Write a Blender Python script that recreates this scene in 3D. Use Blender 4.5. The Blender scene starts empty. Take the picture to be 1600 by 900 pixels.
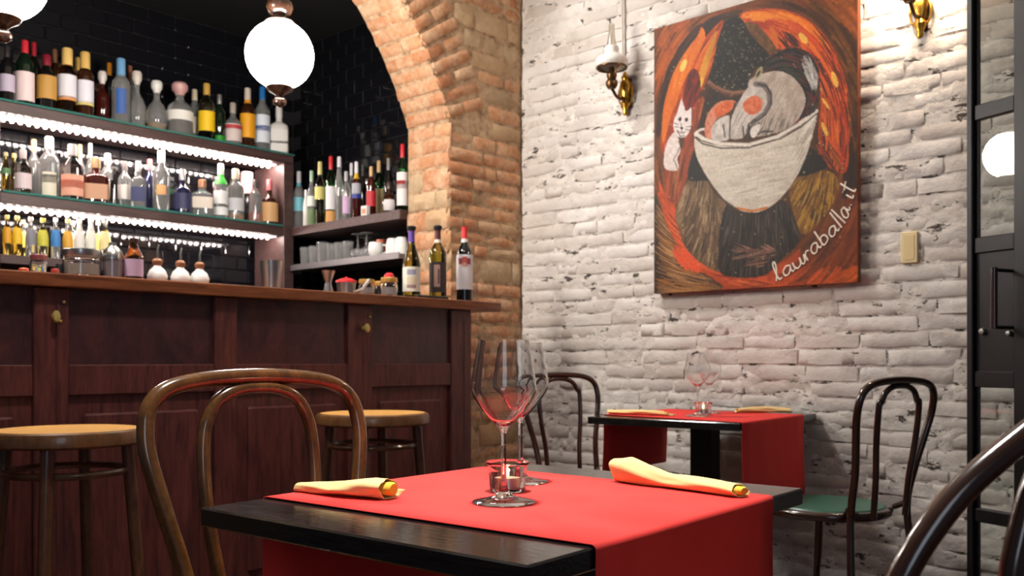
import bpy, math, random
import numpy as np
from mathutils import Vector, Matrix

random.seed(7)
rng = np.random.default_rng(7)
sc = bpy.context.scene
col = sc.collection
PI = math.pi
R = math.radians

# ------------------------------------------------------------------ camera
F, HY, H = 1440.0, 563.0, 0.93          # focal length in px, horizon row, eye height
fwd = Vector((0.735, 0.678)).normalized()
rgt = Vector((fwd.y, -fwd.x))
cam_d = bpy.data.cameras.new('camera')
cam = bpy.data.objects.new('camera', cam_d)
col.objects.link(cam)
cam.location = (0, 0, H)
cam.rotation_euler = (PI / 2, 0, math.atan2(-fwd.x, fwd.y))
cam_d.sensor_width = 36.0
cam_d.lens = F / 1600 * 36
cam_d.shift_y = (HY - 450) / 1600
cam_d.clip_start = 0.05
cam_d.dof.use_dof = True
cam_d.dof.focus_distance = 1.4
cam_d.dof.aperture_fstop = 9.0
sc.camera = cam

# ------------------------------------------------------------------ world, lights, exposure
sc.view_settings.view_transform = 'Standard'
sc.view_settings.look = 'None'
sc.view_settings.gamma = 1.0
sc.view_settings.use_curve_mapping = False
sc.view_settings.exposure = 0.2
cy = sc.cycles
cy.max_bounces = 10
cy.transmission_bounces = 10
cy.transparent_max_bounces = 8
cy.glossy_bounces = 5
cy.diffuse_bounces = 3
cy.sample_clamp_indirect = 3.0
cy.sample_clamp_direct = 0.0
cy.caustics_reflective = False
cy.caustics_refractive = True
cy.blur_glossy = 0.6
world = bpy.data.worlds.new('world')
sc.world = world
world.use_nodes = True
world.node_tree.nodes['Background'].inputs[0].default_value = (0.75, 0.82, 1.0, 1)
world.node_tree.nodes['Background'].inputs[1].default_value = 0.07


def area(name, loc, target, size, power, colr, size_y=None, spread=None):
    d = bpy.data.lights.new(name, 'AREA')
    d.energy = power
    d.color = colr
    d.size = size
    if size_y:
        d.shape = 'RECTANGLE'
        d.size_y = size_y
    if spread:
        d.spread = spread
    o = bpy.data.objects.new(name, d)
    col.objects.link(o)
    o.location = loc
    o.rotation_euler = (Vector(target) - Vector(loc)).to_track_quat('-Z', 'Y').to_euler()
    return o


# lamps under the dining-room ceiling, an added bar fill, and the daylight window behind the camera
area('ceiling_lamp_tables', (0.95, 0.95, 3.2), (1.05, 0.95, 0.7), 0.16, 11.5, (1.0, 0.96, 0.91), spread=R(60))
area('ceiling_lamp_wall', (2.35, 2.95, 3.25), (3.4, 1.6, 0.8), 0.30, 11, (1.0, 0.97, 0.93), spread=R(100))
area('bar_fill_light', (0.95, 1.55, 3.25), (1.65, 2.85, 0.45), 0.22, 5.5, (1.0, 0.94, 0.87), spread=R(70))  # added fill that brightens the bar front and stools, not a known lamp
area('window_daylight', (-1.25, -1.45, 1.75), (1.5, 1.5, 1.0), 0.85, 9.5, (0.80, 0.88, 1.0), size_y=1.6)
GLOBE_EMIT = 76.0
LED_EMIT = 125.0

# ------------------------------------------------------------------ helpers


def at(px, py=None, X=None, Y=None, z=None, D=None):
    """Point of the scene seen at a pixel of the 1600x900 photograph on a plane X=, Y=, z= or at a depth D."""
    r = (px - 800) / F
    d = rgt * r + fwd
    if X is not None:
        D = X / d.x
    elif Y is not None:
        D = Y / d.y
    elif D is None:
        D = F * (z - H) / (HY - py)
    q = d * D
    zz = H + (HY - py) * D / F if py is not None else (z if z is not None else 0.0)
    return Vector((q.x, q.y, zz if z is None else z))


def depth(p):
    return p[0] * fwd.x + p[1] * fwd.y


def ld(lat, D, z=0.0):
    """World point from a sideways offset and a distance along the view."""
    q = rgt * lat + fwd * D
    return Vector((q.x, q.y, z))


class MB:
    def __init__(self):
        self.v, self.f = [], []

    def add(self, verts, faces, M=None):
        b = len(self.v)
        for p in verts:
            p = Vector(p)
            if M is not None:
                p = M @ p
            self.v.append(p[:])
        self.f.extend([tuple(i + b for i in f) for f in faces])
        return self

    def box(self, x0, x1, y0, y1, z0, z1, M=None, ch=0.0):
        if ch <= 0:
            vs = [(x, y, z) for z in (z0, z1) for y in (y0, y1) for x in (x0, x1)]
            fs = [(0, 2, 3, 1), (4, 5, 7, 6), (0, 1, 5, 4), (2, 6, 7, 3), (0, 4, 6, 2), (1, 3, 7, 5)]
            return self.add(vs, fs, M)
        c = min(ch, (x1 - x0) * .45, (y1 - y0) * .45, (z1 - z0) * .45)
        vs, idx = [], {}
        lo, hi = (x0, y0, z0), (x1, y1, z1)
        for sx in (0, 1):
            for sy in (0, 1):
                for sz in (0, 1):
                    s = (sx, sy, sz)
                    base = [hi[i] if s[i] else lo[i] for i in range(3)]
                    for ax in range(3):
                        p = list(base)
                        for j in range(3):
                            if j != ax:
                                p[j] += -c if s[j] else c
                        idx[(s, ax)] = len(vs)
                        vs.append(tuple(p))
        fs = []
        for ax in range(3):
            a, b = [(1, 2), (2, 0), (0, 1)][ax]
            for s in (0, 1):
                q = []
                for (u, w) in ((0, 0), (1, 0), (1, 1), (0, 1)):
                    t = [0, 0, 0]
                    t[ax], t[a], t[b] = s, u, w
                    q.append(idx[(tuple(t), ax)])
                fs.append(tuple(q if s else q[::-1]))
        for ax in range(3):
            a, b = [(1, 2), (2, 0), (0, 1)][ax]
            for u in (0, 1):
                for w in (0, 1):
                    t0, t1 = [0, 0, 0], [0, 0, 0]
                    t0[ax], t1[ax] = 0, 1
                    t0[a] = t1[a] = u
                    t0[b] = t1[b] = w
                    t0, t1 = tuple(t0), tuple(t1)
                    q = (idx[(t0, a)], idx[(t0, b)], idx[(t1, b)], idx[(t1, a)])
                    fs.append(q if (u == w) else q[::-1])
        for sx in (0, 1):
            for sy in (0, 1):
                for sz in (0, 1):
                    s = (sx, sy, sz)
                    q = (idx[(s, 0)], idx[(s, 1)], idx[(s, 2)])
                    fs.append(q if (sx + sy + sz) % 2 else q[::-1])
        return self.add(vs, fs, M)

    def lathe(self, prof, seg=24, M=None, a0=0.0, a1=2 * PI, cross=None):
        """prof: (radius, z[, squareness]); closed all round unless a0..a1 is a part of the circle."""
        full = abs(a1 - a0 - 2 * PI) < 1e-6
        n = seg if full else seg + 1
        vs, fs = [], []
        rings = []
        for p in prof:
            r, z = p[0], p[1]
            sq = p[2] if len(p) > 2 else 0.0
            if r <= 1e-7:
                rings.append([len(vs)])
                vs.append((0, 0, z))
                continue
            ring = []
            for i in range(n):
                a = a0 + (a1 - a0) * i / seg
                rr = r
                if sq:
                    c, s = abs(math.cos(a)), abs(math.sin(a))
                    e = 2 + sq * 8
                    rr = r * ((1 - sq) + sq / ((c ** e + s ** e) ** (1 / e)))
                ring.append(len(vs))
                vs.append((rr * math.cos(a), rr * math.sin(a), z))
            rings.append(ring)
        for A, B in zip(rings, rings[1:]):
            m = n if full else n - 1
            for i in range(m):
                j = (i + 1) % n
                if len(A) == 1 and len(B) == 1:
                    continue
                if len(A) == 1:
                    fs.append((A[0], B[j], B[i]))
                elif len(B) == 1:
                    fs.append((A[i], A[j], B[0]))
                else:
                    fs.append((A[i], A[j], B[j], B[i]))
        return self.add(vs, fs, M)

    def tube(self, path, r, seg=10, closed=False, M=None, flat=1.0):
        P = [Vector(p) for p in path]
        n = len(P)
        rad = [r] * n if not hasattr(r, '__len__') else list(r)
        T = []
        for i in range(n):
            if closed:
                t = P[(i + 1) % n] - P[i - 1]
            else:
                t = P[min(i + 1, n - 1)] - P[max(i - 1, 0)]
            T.append(t.normalized())
        u = T[0].orthogonal().normalized()
        vs, fs = [], []
        for i in range(n):
            u = (u - T[i] * u.dot(T[i])).normalized()
            w = T[i].cross(u)
            for k in range(seg):
                a = 2 * PI * k / seg
                vs.append(P[i] + u * (rad[i] * math.cos(a)) + w * (rad[i] * flat * math.sin(a)))
        m = n if closed else n - 1
        for i in range(m):
            for k in range(seg):
                a, b = i * seg + k, i * seg + (k + 1) % seg
                c, d = ((i + 1) % n) * seg + (k + 1) % seg, ((i + 1) % n) * seg + k
                fs.append((a, b, c, d))
        if not closed:
            fs.append(tuple(range(seg))[::-1])
            fs.append(tuple((n - 1) * seg + k for k in range(seg)))
        return self.add(vs, fs, M)

    def mesh(self, name, m, smooth=True, ang=38):
        me = bpy.data.meshes.new(name)
        me.from_pydata([tuple(p) for p in self.v], [], self.f)
        me.update()
        if m is not None:
            me.materials.append(m)
        if smooth:
            me.polygons.foreach_set('use_smooth', [True] * len(me.polygons))
            me.set_sharp_from_angle(angle=R(ang))
        return me

    def build(self, name, m, parent=None, loc=None, smooth=True, ang=38):
        o = bpy.data.objects.new(name, self.mesh(name, m, smooth, ang))
        col.objects.link(o)
        if parent is not None:
            o.parent = parent
        if loc is not None:
            o.location = loc
        return o


def spline(pts, n=8, closed=False):
    """Catmull-Rom through the points."""
    P = [Vector(p) for p in pts]
    out = []
    m = len(P)
    rngi = range(m if closed else m - 1)
    for i in rngi:
        if closed:
            a, b, c, d = P[i - 1], P[i], P[(i + 1) % m], P[(i + 2) % m]
        else:
            b, c = P[i], P[i + 1]
            a = P[i - 1] if i > 0 else b * 2 - c
            d = P[i + 2] if i + 2 < m else c * 2 - b
        for k in range(n):
            t = k / n
            out.append(0.5 * ((2 * b) + (c - a) * t + (2 * a - 5 * b + 4 * c - d) * t * t + (3 * b - a - 3 * c + d) * t ** 3))
    if not closed:
        out.append(P[-1])
    return out


def tag(o, label=None, cat=None, group=None, kind=None):
    if label:
        o['label'] = label
    if cat:
        o['category'] = cat
    if group:
        o['group'] = group
    if kind:
        o['kind'] = kind
    return o


def empty(name, loc=(0, 0, 0), rz=0.0):
    o = bpy.data.objects.new(name, None)
    col.objects.link(o)
    o.empty_display_size = 0.05
    o.location = loc
    o.rotation_euler = (0, 0, rz)
    return o


def thing(name, label, cat, loc=(0, 0, 0), rz=0.0, group=None):
    return tag(empty(name, loc, rz), label, cat, group)


def place(name, me, parent, loc, rot=(0, 0, 0), scale=(1, 1, 1)):
    o = bpy.data.objects.new(name, me)
    col.objects.link(o)
    o.parent = parent
    o.location = loc
    o.rotation_euler = rot
    o.scale = scale
    return o


# ------------------------------------------------------------------ materials
def lin(c):
    f = lambda x: x / 12.92 if x <= 0.04045 else ((x + 0.055) / 1.055) ** 2.4
    return tuple(f(x / 255.0) for x in c)


class NT:
    def __init__(self, name):
        self.m = bpy.data.materials.new(name)
        self.m.use_nodes = True
        self.t = self.m.node_tree
        self.b = self.t.nodes['Principled BSDF']

    def n(self, typ, **kw):
        nd = self.t.nodes.new(typ)
        for k, v in kw.items():
            if k.startswith('i_'):
                key = k[2:].replace('_', ' ')
                nd.inputs[key].default_value = v
            else:
                setattr(nd, k, v)
        return nd

    def l(self, a, b):
        self.t.links.new(a, b)

    def set(self, **kw):
        for k, v in kw.items():
            key = k.replace('_', ' ')
            if key in ('Base Color', 'Emission Color', 'Specular Tint', 'Sheen Tint', 'Coat Tint') and len(v) == 3:
                v = (*v, 1)
            self.b.inputs[key].default_value = v
        return self

    def coords(self, scale=(1, 1, 1), kind='Object'):
        tc = self.n('ShaderNodeTexCoord')
        mp = self.n('ShaderNodeMapping')
        mp.inputs['Scale'].default_value = scale
        self.l(tc.outputs[kind], mp.inputs['Vector'])
        return mp.outputs['Vector']

    def world_coords(self, scale=(1, 1, 1)):
        g = self.n('ShaderNodeNewGeometry')
        mp = self.n('ShaderNodeMapping')
        mp.inputs['Scale'].default_value = scale
        self.l(g.outputs['Position'], mp.inputs['Vector'])
        return mp.outputs['Vector']

    def noise(self, vec, scale, detail=3, rough=0.55, dist=0.0):
        n = self.n('ShaderNodeTexNoise')
        n.inputs['Scale'].default_value = scale
        n.inputs['Detail'].default_value = detail
        n.inputs['Roughness'].default_value = rough
        n.inputs['Distortion'].default_value = dist
        self.l(vec, n.inputs['Vector'])
        return n.outputs['Fac']

    def ramp(self, fac, stops):
        r = self.n('ShaderNodeValToRGB')
        el = r.color_ramp.elements
        while len(el) > 1:
            el.remove(el[-1])
        el[0].position = stops[0][0]
        el[0].color = (*stops[0][1], 1)
        for p, c in stops[1:]:
            e = el.new(p)
            e.color = (*c, 1)
        self.l(fac, r.inputs['Fac'])
        return r.outputs['Color']

    def mix(self, fac, a, b, mode='MIX'):
        m = self.n('ShaderNodeMix', data_type='RGBA', blend_type=mode)
        for src, i in ((fac, 0), (a, 6), (b, 7)):
            if hasattr(src, 'links') or hasattr(src, 'is_linked'):
                self.l(src, m.inputs[i])
            elif isinstance(src, (int, float)):
                m.inputs[i].default_value = src
            else:
                m.inputs[i].default_value = (*src, 1)
        return m.outputs[2]

    def bump(self, height, strength=0.3, dist=0.002, normal=None):
        b = self.n('ShaderNodeBump')
        b.inputs['Strength'].default_value = strength
        b.inputs['Distance'].default_value = dist
        self.l(height, b.inputs['Height'])
        if normal is not None:
            self.l(normal, b.inputs['Normal'])
        return b.outputs['Normal']

    def base(self, c):
        self.l(c, self.b.inputs['Base Color'])
        return self

    def nrm(self, n):
        self.l(n, self.b.inputs['Normal'])
        return self


def plain(name, rgb, rough=0.5, metal=0.0, spec=0.5, coat=0.0, noise=0.0, nscale=20.0, **kw):
    t = NT(name)
    c = lin(rgb)
    t.set(Base_Color=c, Roughness=rough, Metallic=metal, Specular_IOR_Level=spec, Coat_Weight=coat, **kw)
    if noise:
        f = t.noise(t.coords(), nscale, 4)
        t.base(t.ramp(f, [(0.3, tuple(x * (1 - noise) for x in c)), (0.7, tuple(min(1, x * (1 + noise)) for x in c))]))
    return t.m


def glass(name, rgb=(255, 255, 255), rough=0.0, ior=1.45, linear=None):
    t = NT(name)
    t.set(Base_Color=linear or lin(rgb), Roughness=rough, IOR=ior, Transmission_Weight=1.0)
    return t.m


def emit(name, rgb, strength, base=(240, 240, 235)):
    t = NT(name)
    t.set(Base_Color=lin(base), Emission_Color=lin(rgb), Emission_Strength=strength, Roughness=0.3)
    return t.m


def wood(name, dark, light, scale=1.0, stretch=(1, 1, 12), rough=0.35, coat=0.0, bump=0.15, kind='Object'):
    t = NT(name)
    v = t.coords(stretch, kind)
    f1 = t.noise(v, 6 * scale, 5, 0.6, 0.6)
    f2 = t.noise(v, 40 * scale, 3, 0.6)
    c1 = t.ramp(f1, [(0.3, lin(dark)), (0.7, lin(light))])
    c2 = t.ramp(f2, [(0.35, (0.72, 0.72, 0.72)), (0.65, (1, 1, 1))])
    t.base(t.mix(0.8, c1, c2, 'MULTIPLY'))
    t.set(Roughness=rough, Coat_Weight=coat, Coat_Roughness=0.12)
    if bump:
        t.nrm(t.bump(f2, bump, 0.0008))
    return t.m


M = {}
# whitewashed brick: paint with stains and lumpy relief
t = NT('white_painted_brick')
v = t.world_coords()
big = t.noise(v, 1.7, 3, 0.6)
med = t.noise(v, 14, 4, 0.6)
c = t.ramp(big, [(0.35, lin((206, 199, 193))), (0.65, lin((229, 224, 219)))])
st = t.ramp(med, [(0.25, lin((205, 194, 184))), (0.5, (1, 1, 1))])
c = t.mix(0.4, c, st, 'MULTIPLY')
oi = t.n('ShaderNodeObjectInfo')
tone = t.ramp(oi.outputs['Random'], [(0.0, lin((226, 218, 212))), (1.0, (1, 1, 1))])
t.base(t.mix(0.7, c, tone, 'MULTIPLY'))
lump = t.noise(v, 24, 6, 0.68)
t.set(Roughness=0.62, Specular_IOR_Level=0.3)
t.nrm(t.bump(lump, 0.8, 0.008))
M['white_brick'] = t.m

t = NT('white_painted_mortar')
v = t.world_coords((1, 1, 1))
v2 = t.world_coords((1, 3.2, 9))
gap = t.noise(v2, 3.4, 4, 0.75)
fine = t.noise(v, 22, 3)
c = t.ramp(fine, [(0.3, lin((205, 196, 188))), (0.7, lin((226, 219, 211)))])
gap_shade = t.ramp(gap, [(0.56, (0, 0, 0)), (0.61, (1, 1, 1))])
t.base(t.mix(gap_shade, c, lin((70, 62, 55))))  # dark colour patches stand in for the shade of deep gaps lacking mortar
t.set(Roughness=0.8)
t.nrm(t.bump(t.noise(v, 24, 6, 0.68), 0.9, 0.008))
M['white_mortar'] = t.m

# old red brick and rubble
t = NT('old_red_brick')
oi = t.n('ShaderNodeObjectInfo')
v = t.world_coords()
base = t.ramp(oi.outputs['Random'], [(0.0, lin((176, 118, 82))), (0.3, lin((192, 136, 98))), (0.55, lin((206, 154, 114))),
                                     (0.8, lin((188, 128, 90))), (1.0, lin((204, 166, 130)))])
n1 = t.noise(v, 12, 5, 0.65)
n2 = t.noise(v, 45, 4, 0.6)
patch = t.ramp(n1, [(0.42, (0, 0, 0)), (0.68, (0.8, 0.8, 0.8))])
c = t.mix(patch, base, lin((214, 184, 154)))
c = t.mix(0.5, c, t.ramp(n2, [(0.3, (0.55, 0.5, 0.46)), (0.6, (1, 1, 1))]), 'MULTIPLY')
t.base(c)
t.set(Roughness=0.85, Specular_IOR_Level=0.2)
t.nrm(t.bump(n2, 0.7, 0.006))
M['red_brick'] = t.m

t = NT('tan_rubble_stone')
oi = t.n('ShaderNodeObjectInfo')
v = t.world_coords()
base = t.ramp(oi.outputs['Random'], [(0.0, lin((176, 148, 116))), (0.5, lin((196, 172, 140))), (1.0, lin((186, 140, 100)))])
n1 = t.noise(v, 14, 5, 0.65)
n2 = t.noise(v, 50, 4, 0.6)
c = t.mix(0.6, base, t.ramp(n1, [(0.3, (0.6, 0.55, 0.5)), (0.65, (1, 1, 1))]), 'MULTIPLY')
t.base(c)
t.set(Roughness=0.9, Specular_IOR_Level=0.2)
t.nrm(t.bump(n2, 0.8, 0.006))
M['stone'] = t.m

t = NT('lime_mortar')
v = t.world_coords()
n1 = t.noise(v, 18, 5, 0.65)
t.base(t.ramp(n1, [(0.3, lin((120, 96, 72))), (0.5, lin((182, 152, 122))), (0.75, lin((208, 184, 156)))]))
t.set(Roughness=0.95, Specular_IOR_Level=0.1)
t.nrm(t.bump(n1, 0.8, 0.012))
M['mortar'] = t.m

t = NT('black_glazed_tile')
v = t.world_coords()
t.set(Base_Color=(0.006, 0.006, 0.008), Roughness=0.06, Specular_IOR_Level=0.6)
t.nrm(t.bump(t.noise(v, 20, 2), 0.10, 0.004))
M['tile'] = t.m
M['grout'] = plain('dark_grout', (34, 32, 36), 0.8)
M['ceiling'] = plain('white_plaster_ceiling', (225, 222, 216), 0.9)
M['ceiling_dark'] = plain('black_painted_ceiling', (9, 8, 9), 0.75)
M['floor'] = plain('brown_floor_tile', (88, 62, 48), 0.4, noise=0.3, nscale=4)

M['bar_wood'] = wood('dark_mahogany', (58, 27, 28), (110, 54, 47), 1.0, (9, 9, 1), 0.42, 0.05, 0.3)
M['bar_panel'] = wood('aged_dark_panel', (44, 28, 33), (86, 46, 46), 0.8, (3, 3, 1.2), 0.34, 0.15, 0.4)
M['counter'] = wood('varnished_counter', (92, 48, 28), (150, 88, 52), 1.0, (1, 9, 9), 0.3, 0.25, 0.15)
M['shelf_wood'] = wood('brown_shelf_wood', (66, 44, 43), (92, 68, 66), 1.0, (1, 8, 8), 0.5, 0.0, 0.1)
M['bentwood'] = wood('glossy_bentwood', (74, 46, 20), (118, 76, 36), 1.0, (4, 4, 2), 0.2, 0.7, 0.0)
M['bentwood_dark'] = wood('dark_bentwood', (40, 20, 13), (64, 34, 22), 1.0, (4, 4, 2), 0.2, 0.7, 0.0)
M['stool_wood'] = wood('brown_stool_wood', (64, 38, 24), (104, 66, 42), 1.0, (4, 4, 2), 0.28, 0.3, 0.0)
M['seat_rim_wood'] = wood('seat_rim_wood', (94, 62, 34), (128, 88, 52), 1.0, (4, 4, 2), 0.3, 0.3, 0.0)
M['lamp_wood'] = wood('turned_lamp_wood', (46, 28, 18), (76, 48, 34), 1.0, (4, 4, 3), 0.25, 0.4, 0.0)

t = NT('woven_cane')
v = t.coords((1, 1, 1))
w1 = t.n('ShaderNodeTexWave', wave_type='BANDS', bands_direction='X')
w1.inputs['Scale'].default_value = 60
w2 = t.n('ShaderNodeTexWave', wave_type='BANDS', bands_direction='Y')
w2.inputs['Scale'].default_value = 60
t.l(v, w1.inputs['Vector'])
t.l(v, w2.inputs['Vector'])
mx = t.n('ShaderNodeMath', operation='MAXIMUM')
t.l(w1.outputs['Fac'], mx.inputs[0])
t.l(w2.outputs['Fac'], mx.inputs[1])
t.base(t.ramp(mx.outputs[0], [(0.45, lin((136, 88, 36))), (0.75, lin((226, 170, 90)))]))
t.set(Roughness=0.45)
t.nrm(t.bump(mx.outputs[0], 0.5, 0.002))
M['cane'] = t.m
M['green_seat'] = plain('green_seat_vinyl', (46, 98, 80), 0.35)

t = NT('black_lacquered_tabletop')
v = t.coords((1, 1, 1))
g = t.noise(t.coords((14, 1.5, 14)), 14, 4, 0.6)
g2 = t.noise(v, 60, 3)
t.base(t.ramp(g, [(0.3, lin((12, 11, 11))), (0.75, lin((40, 37, 36)))]))
rr = t.n('ShaderNodeMapRange')
rr.inputs['To Min'].default_value = 0.05
rr.inputs['To Max'].default_value = 0.17
t.l(g2, rr.inputs['Value'])
t.l(rr.outputs[0], t.b.inputs['Roughness'])
t.nrm(t.bump(g, 0.25, 0.001))
M['table_black'] = t.m

t = NT('red_paper_runner')
v = t.coords((1, 1, 1))
n1 = t.noise(v, 500, 2)
n2 = t.noise(t.coords((3, 3, 1)), 3, 2)
t.base(t.ramp(n2, [(0.3, lin((214, 58, 54))), (0.7, lin((222, 64, 60)))]))
t.set(Roughness=0.8, Specular_IOR_Level=0.2)
t.nrm(t.bump(n1, 0.15, 0.0005))
M['runner'] = t.m
M['napkin'] = plain('yellow_paper_napkin', (238, 208, 144), 0.8, noise=0.04, nscale=300, spec=0.2)
M['napkin_in'] = plain('napkin_inner_fold', (226, 196, 70), 0.8, spec=0.2)
M['cutlery'] = plain('steel_cutlery', (120, 115, 110), 0.25, 1.0)
M['glass'] = glass('clear_glass')
M['clear'] = glass('bottle_clear_glass')
M['clear'].node_tree.nodes['Principled BSDF'].inputs['Transmission Weight'].default_value = 0.86  # whitish diffuse share imitates bright refractions in the clear glass
M['clear'].node_tree.nodes['Principled BSDF'].inputs['Base Color'].default_value = (0.95, 0.95, 0.94, 1)
M['pane'] = glass('window_pane_glass', (238, 244, 242), 0.0, 1.6)
M['shelf_glass'] = glass('green_edge_shelf_glass', linear=(0.16, 0.60, 0.52))
M['shelf_glass'].node_tree.nodes['Principled BSDF'].inputs['Transmission Weight'].default_value = 0.72
M['wax'] = plain('white_candle_wax', (245, 235, 225), 0.5, Subsurface_Weight=0.0)
M['flame'] = emit('candle_flame', (255, 205, 130), 60)
M['tin'] = plain('tealight_tin', (200, 198, 196), 0.3, 1.0)
M['steel'] = plain('brushed_steel', (190, 188, 186), 0.28, 1.0)
M['steel_shelf'] = plain('grey_metal_shelf', (120, 116, 118), 0.35, 0.6)
M['brass'] = plain('aged_brass', (190, 145, 62), 0.28, 1.0, noise=0.35, nscale=60)
M['hook'] = plain('polished_brass_hook', (206, 184, 110), 0.3, 0.35)
M['brass_dark'] = plain('dark_bronze', (96, 70, 42), 0.35, 0.85, noise=0.3, nscale=50)
M['lamp_chimney'] = glass('lamp_chimney_glass', (236, 232, 224), 0.15)
M['milk_glass'] = plain('white_milk_glass', (226, 222, 216), 0.12, coat=0.3)
M['globe'] = emit('lit_opal_globe', (255, 248, 238), GLOBE_EMIT)
M['sconce_lit'] = emit('lit_sconce_shade', (255, 232, 205), 95)
M['led'] = emit('led_bulb', (255, 236, 226), LED_EMIT)
M['led_strip'] = emit('led_strip_light', (255, 232, 228), 2.0)
M['iron'] = plain('black_iron', (27, 24, 25), 0.42, 0.3, noise=0.25, nscale=12)
M['cable'] = plain('painted_cable', (206, 196, 186), 0.6)
M['plate'] = plain('cream_plate', (226, 206, 158), 0.5)
M['rubber'] = plain('black_rubber', (18, 18, 20), 0.5)
# ------------------------------------------------------------------ the setting
XW = 3.50            # face of the white wall
YA = 3.16            # front of the brick arch wall
YB = 3.46            # its back
XJ = 2.985           # jamb of the arch
YT, XT = 4.74, 3.19  # tiled walls of the bar alcove
ZC = 3.40


def structure(name, mb, m, smooth=False):
    return tag(mb.build(name, m, smooth=smooth), kind='structure')


structure('floor', MB().box(-3.0, 3.7, -3.0, 5.0, -0.05, 0.0), M['floor'])
structure('ceiling', MB().box(-3.0, 3.7, -3.0, YB, ZC, ZC + 0.08), M['ceiling'])
structure('ceiling_alcove', MB().box(-0.6, 3.6, YB, YT + 0.1, 2.80, 2.88), M['ceiling_dark'])


def brick_meshes(tagname, m, n=10, jf=0.12, rnd=0.30, seed=1, nx=5, nz=3):
    """Lumpy unit bricks: 1 long (x), 1 high (z), front about y=0, back at y=1."""
    out = []
    rr = random.Random(seed)
    for k in range(n):
        mb = MB()
        vs, fs = [], []
        for j in range(nz + 2):
            for i in range(nx + 2):
                ex = i in (0, nx + 1)
                ez = j in (0, nz + 1)
                u = -0.5 + min(max(i - 1, 0), nx - 1) / (nx - 1)
                w = -0.5 + min(max(j - 1, 0), nz - 1) / (nz - 1)
                if ex or ez:     # side ring reaching back
                    y = 1.0
                    uu, ww = u, w
                else:
                    edge = (i in (1, nx)) + (j in (1, nz))
                    y = rr.uniform(-jf, jf) + (rnd if edge else 0.0) + (rnd * 0.5 if edge > 1 else 0)
                    uu = u * (1 - (0.02 if i in (1, nx) else 0)) + rr.uniform(-1, 1) * 0.015
                    ww = w * (1 - (0.10 if j in (1, nz) else 0)) + rr.uniform(-1, 1) * 0.05
                vs.append((uu, y, ww))
        W = nx + 2
        for j in range(nz + 1):
            for i in range(nx + 1):
                a = j * W + i
                fs.append((a, a + 1, a + 1 + W, a + W))
        mb.add(vs, fs)
        out.append(mb.mesh('%s_mesh' % tagname, m, True, 80))
    return out


WB = brick_meshes('painted_brick', M['white_brick'], 14, 0.17, 0.13, 3, 6, 3)
RB = brick_meshes('red_brick', M['red_brick'], 10, 0.12, 0.26, 5)
SB = brick_meshes('rubble_stone', M['stone'], 8, 0.2, 0.35, 9)


def in_view(p):
    d = depth(p)
    if d < 0.3:
        return None
    x = 800 + F * (p[0] * rgt.x + p[1] * rgt.y) / d
    y = HY - F * (p[2] - H) / d
    return x, y, d


# white wall: every brick the photograph shows is a piece of its own
def lattice(x, y, seed):
    g = np.random.default_rng(seed).random((97, 97))
    xi, yi = np.floor(x).astype(int), np.floor(y).astype(int)
    fx_, fy_ = x - xi, y - yi
    fx_, fy_ = fx_ * fx_ * (3 - 2 * fx_), fy_ * fy_ * (3 - 2 * fy_)
    a, b = g[yi % 97, xi % 97], g[yi % 97, (xi + 1) % 97]
    c_, d_ = g[(yi + 1) % 97, xi % 97], g[(yi + 1) % 97, (xi + 1) % 97]
    return (a * (1 - fx_) + b * fx_) * (1 - fy_) + (c_ * (1 - fx_) + d_ * fx_) * fy_


# the painted-over mortar bed swells between the bricks here and is washed out there
mb = MB().box(XW + 0.02, XW + 0.2, -0.6, YA + 0.02, 0, ZC)
gy, gz = np.arange(0.30, YA + 0.011, 0.013), np.arange(0.0, 2.96, 0.013)
GY, GZ = np.meshgrid(gy, gz)
sw = lattice(GY * 9, GZ * 22, 1) * .55 + lattice(GY * 30, GZ * 40, 2) * .45
GX = XW + 0.0075 - 0.0165 * np.clip(sw - .22, 0, 1) ** 1.1 - .003 * (lattice(GY * 75, GZ * 75, 3) - .5)
nyy = len(gy)
mb.add(np.stack([GX, GY, GZ], -1).reshape(-1, 3).tolist(), [(j * nyy + i, j * nyy + i + 1, (j + 1) * nyy + i + 1, (j + 1) * nyy + i) for j in range(len(gz) - 1) for i in range(nyy - 1)])
wall_right = structure('wall_right', mb, M['white_mortar'], True)
cells = []
z = 0.0
row = 0
while z < 2.95:
    hgt = random.uniform(0.054, 0.062)
    y = YA - 0.004 - random.uniform(0, 0.12) * (row % 2)
    first = True
    while y > 0.35:
        L = random.uniform(0.20, 0.29) if random.random() > 0.2 else random.uniform(0.11, 0.15)
        if first:
            L = (YA - 0.004) - (y - L)
            y = YA - 0.004
            first = False
        cells.append((y - L / 2, z + hgt / 2, L - random.uniform(0.003, 0.008), hgt))
        y -= L
    z += hgt + random.uniform(0.002, 0.007)
    row += 1


def visible(yc, zc):
    q = in_view((XW, yc, zc))
    if q is None or not (-20 < q[0] < 1640 and -30 < q[1] < 915):
        return False
    if 1035 < q[0] < 1330 and 20 < q[1] < 435:       # behind the painting
        return False
    if q[1] > 770 and q[0] < 1220:                   # behind the near table
        return False
    return True


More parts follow.
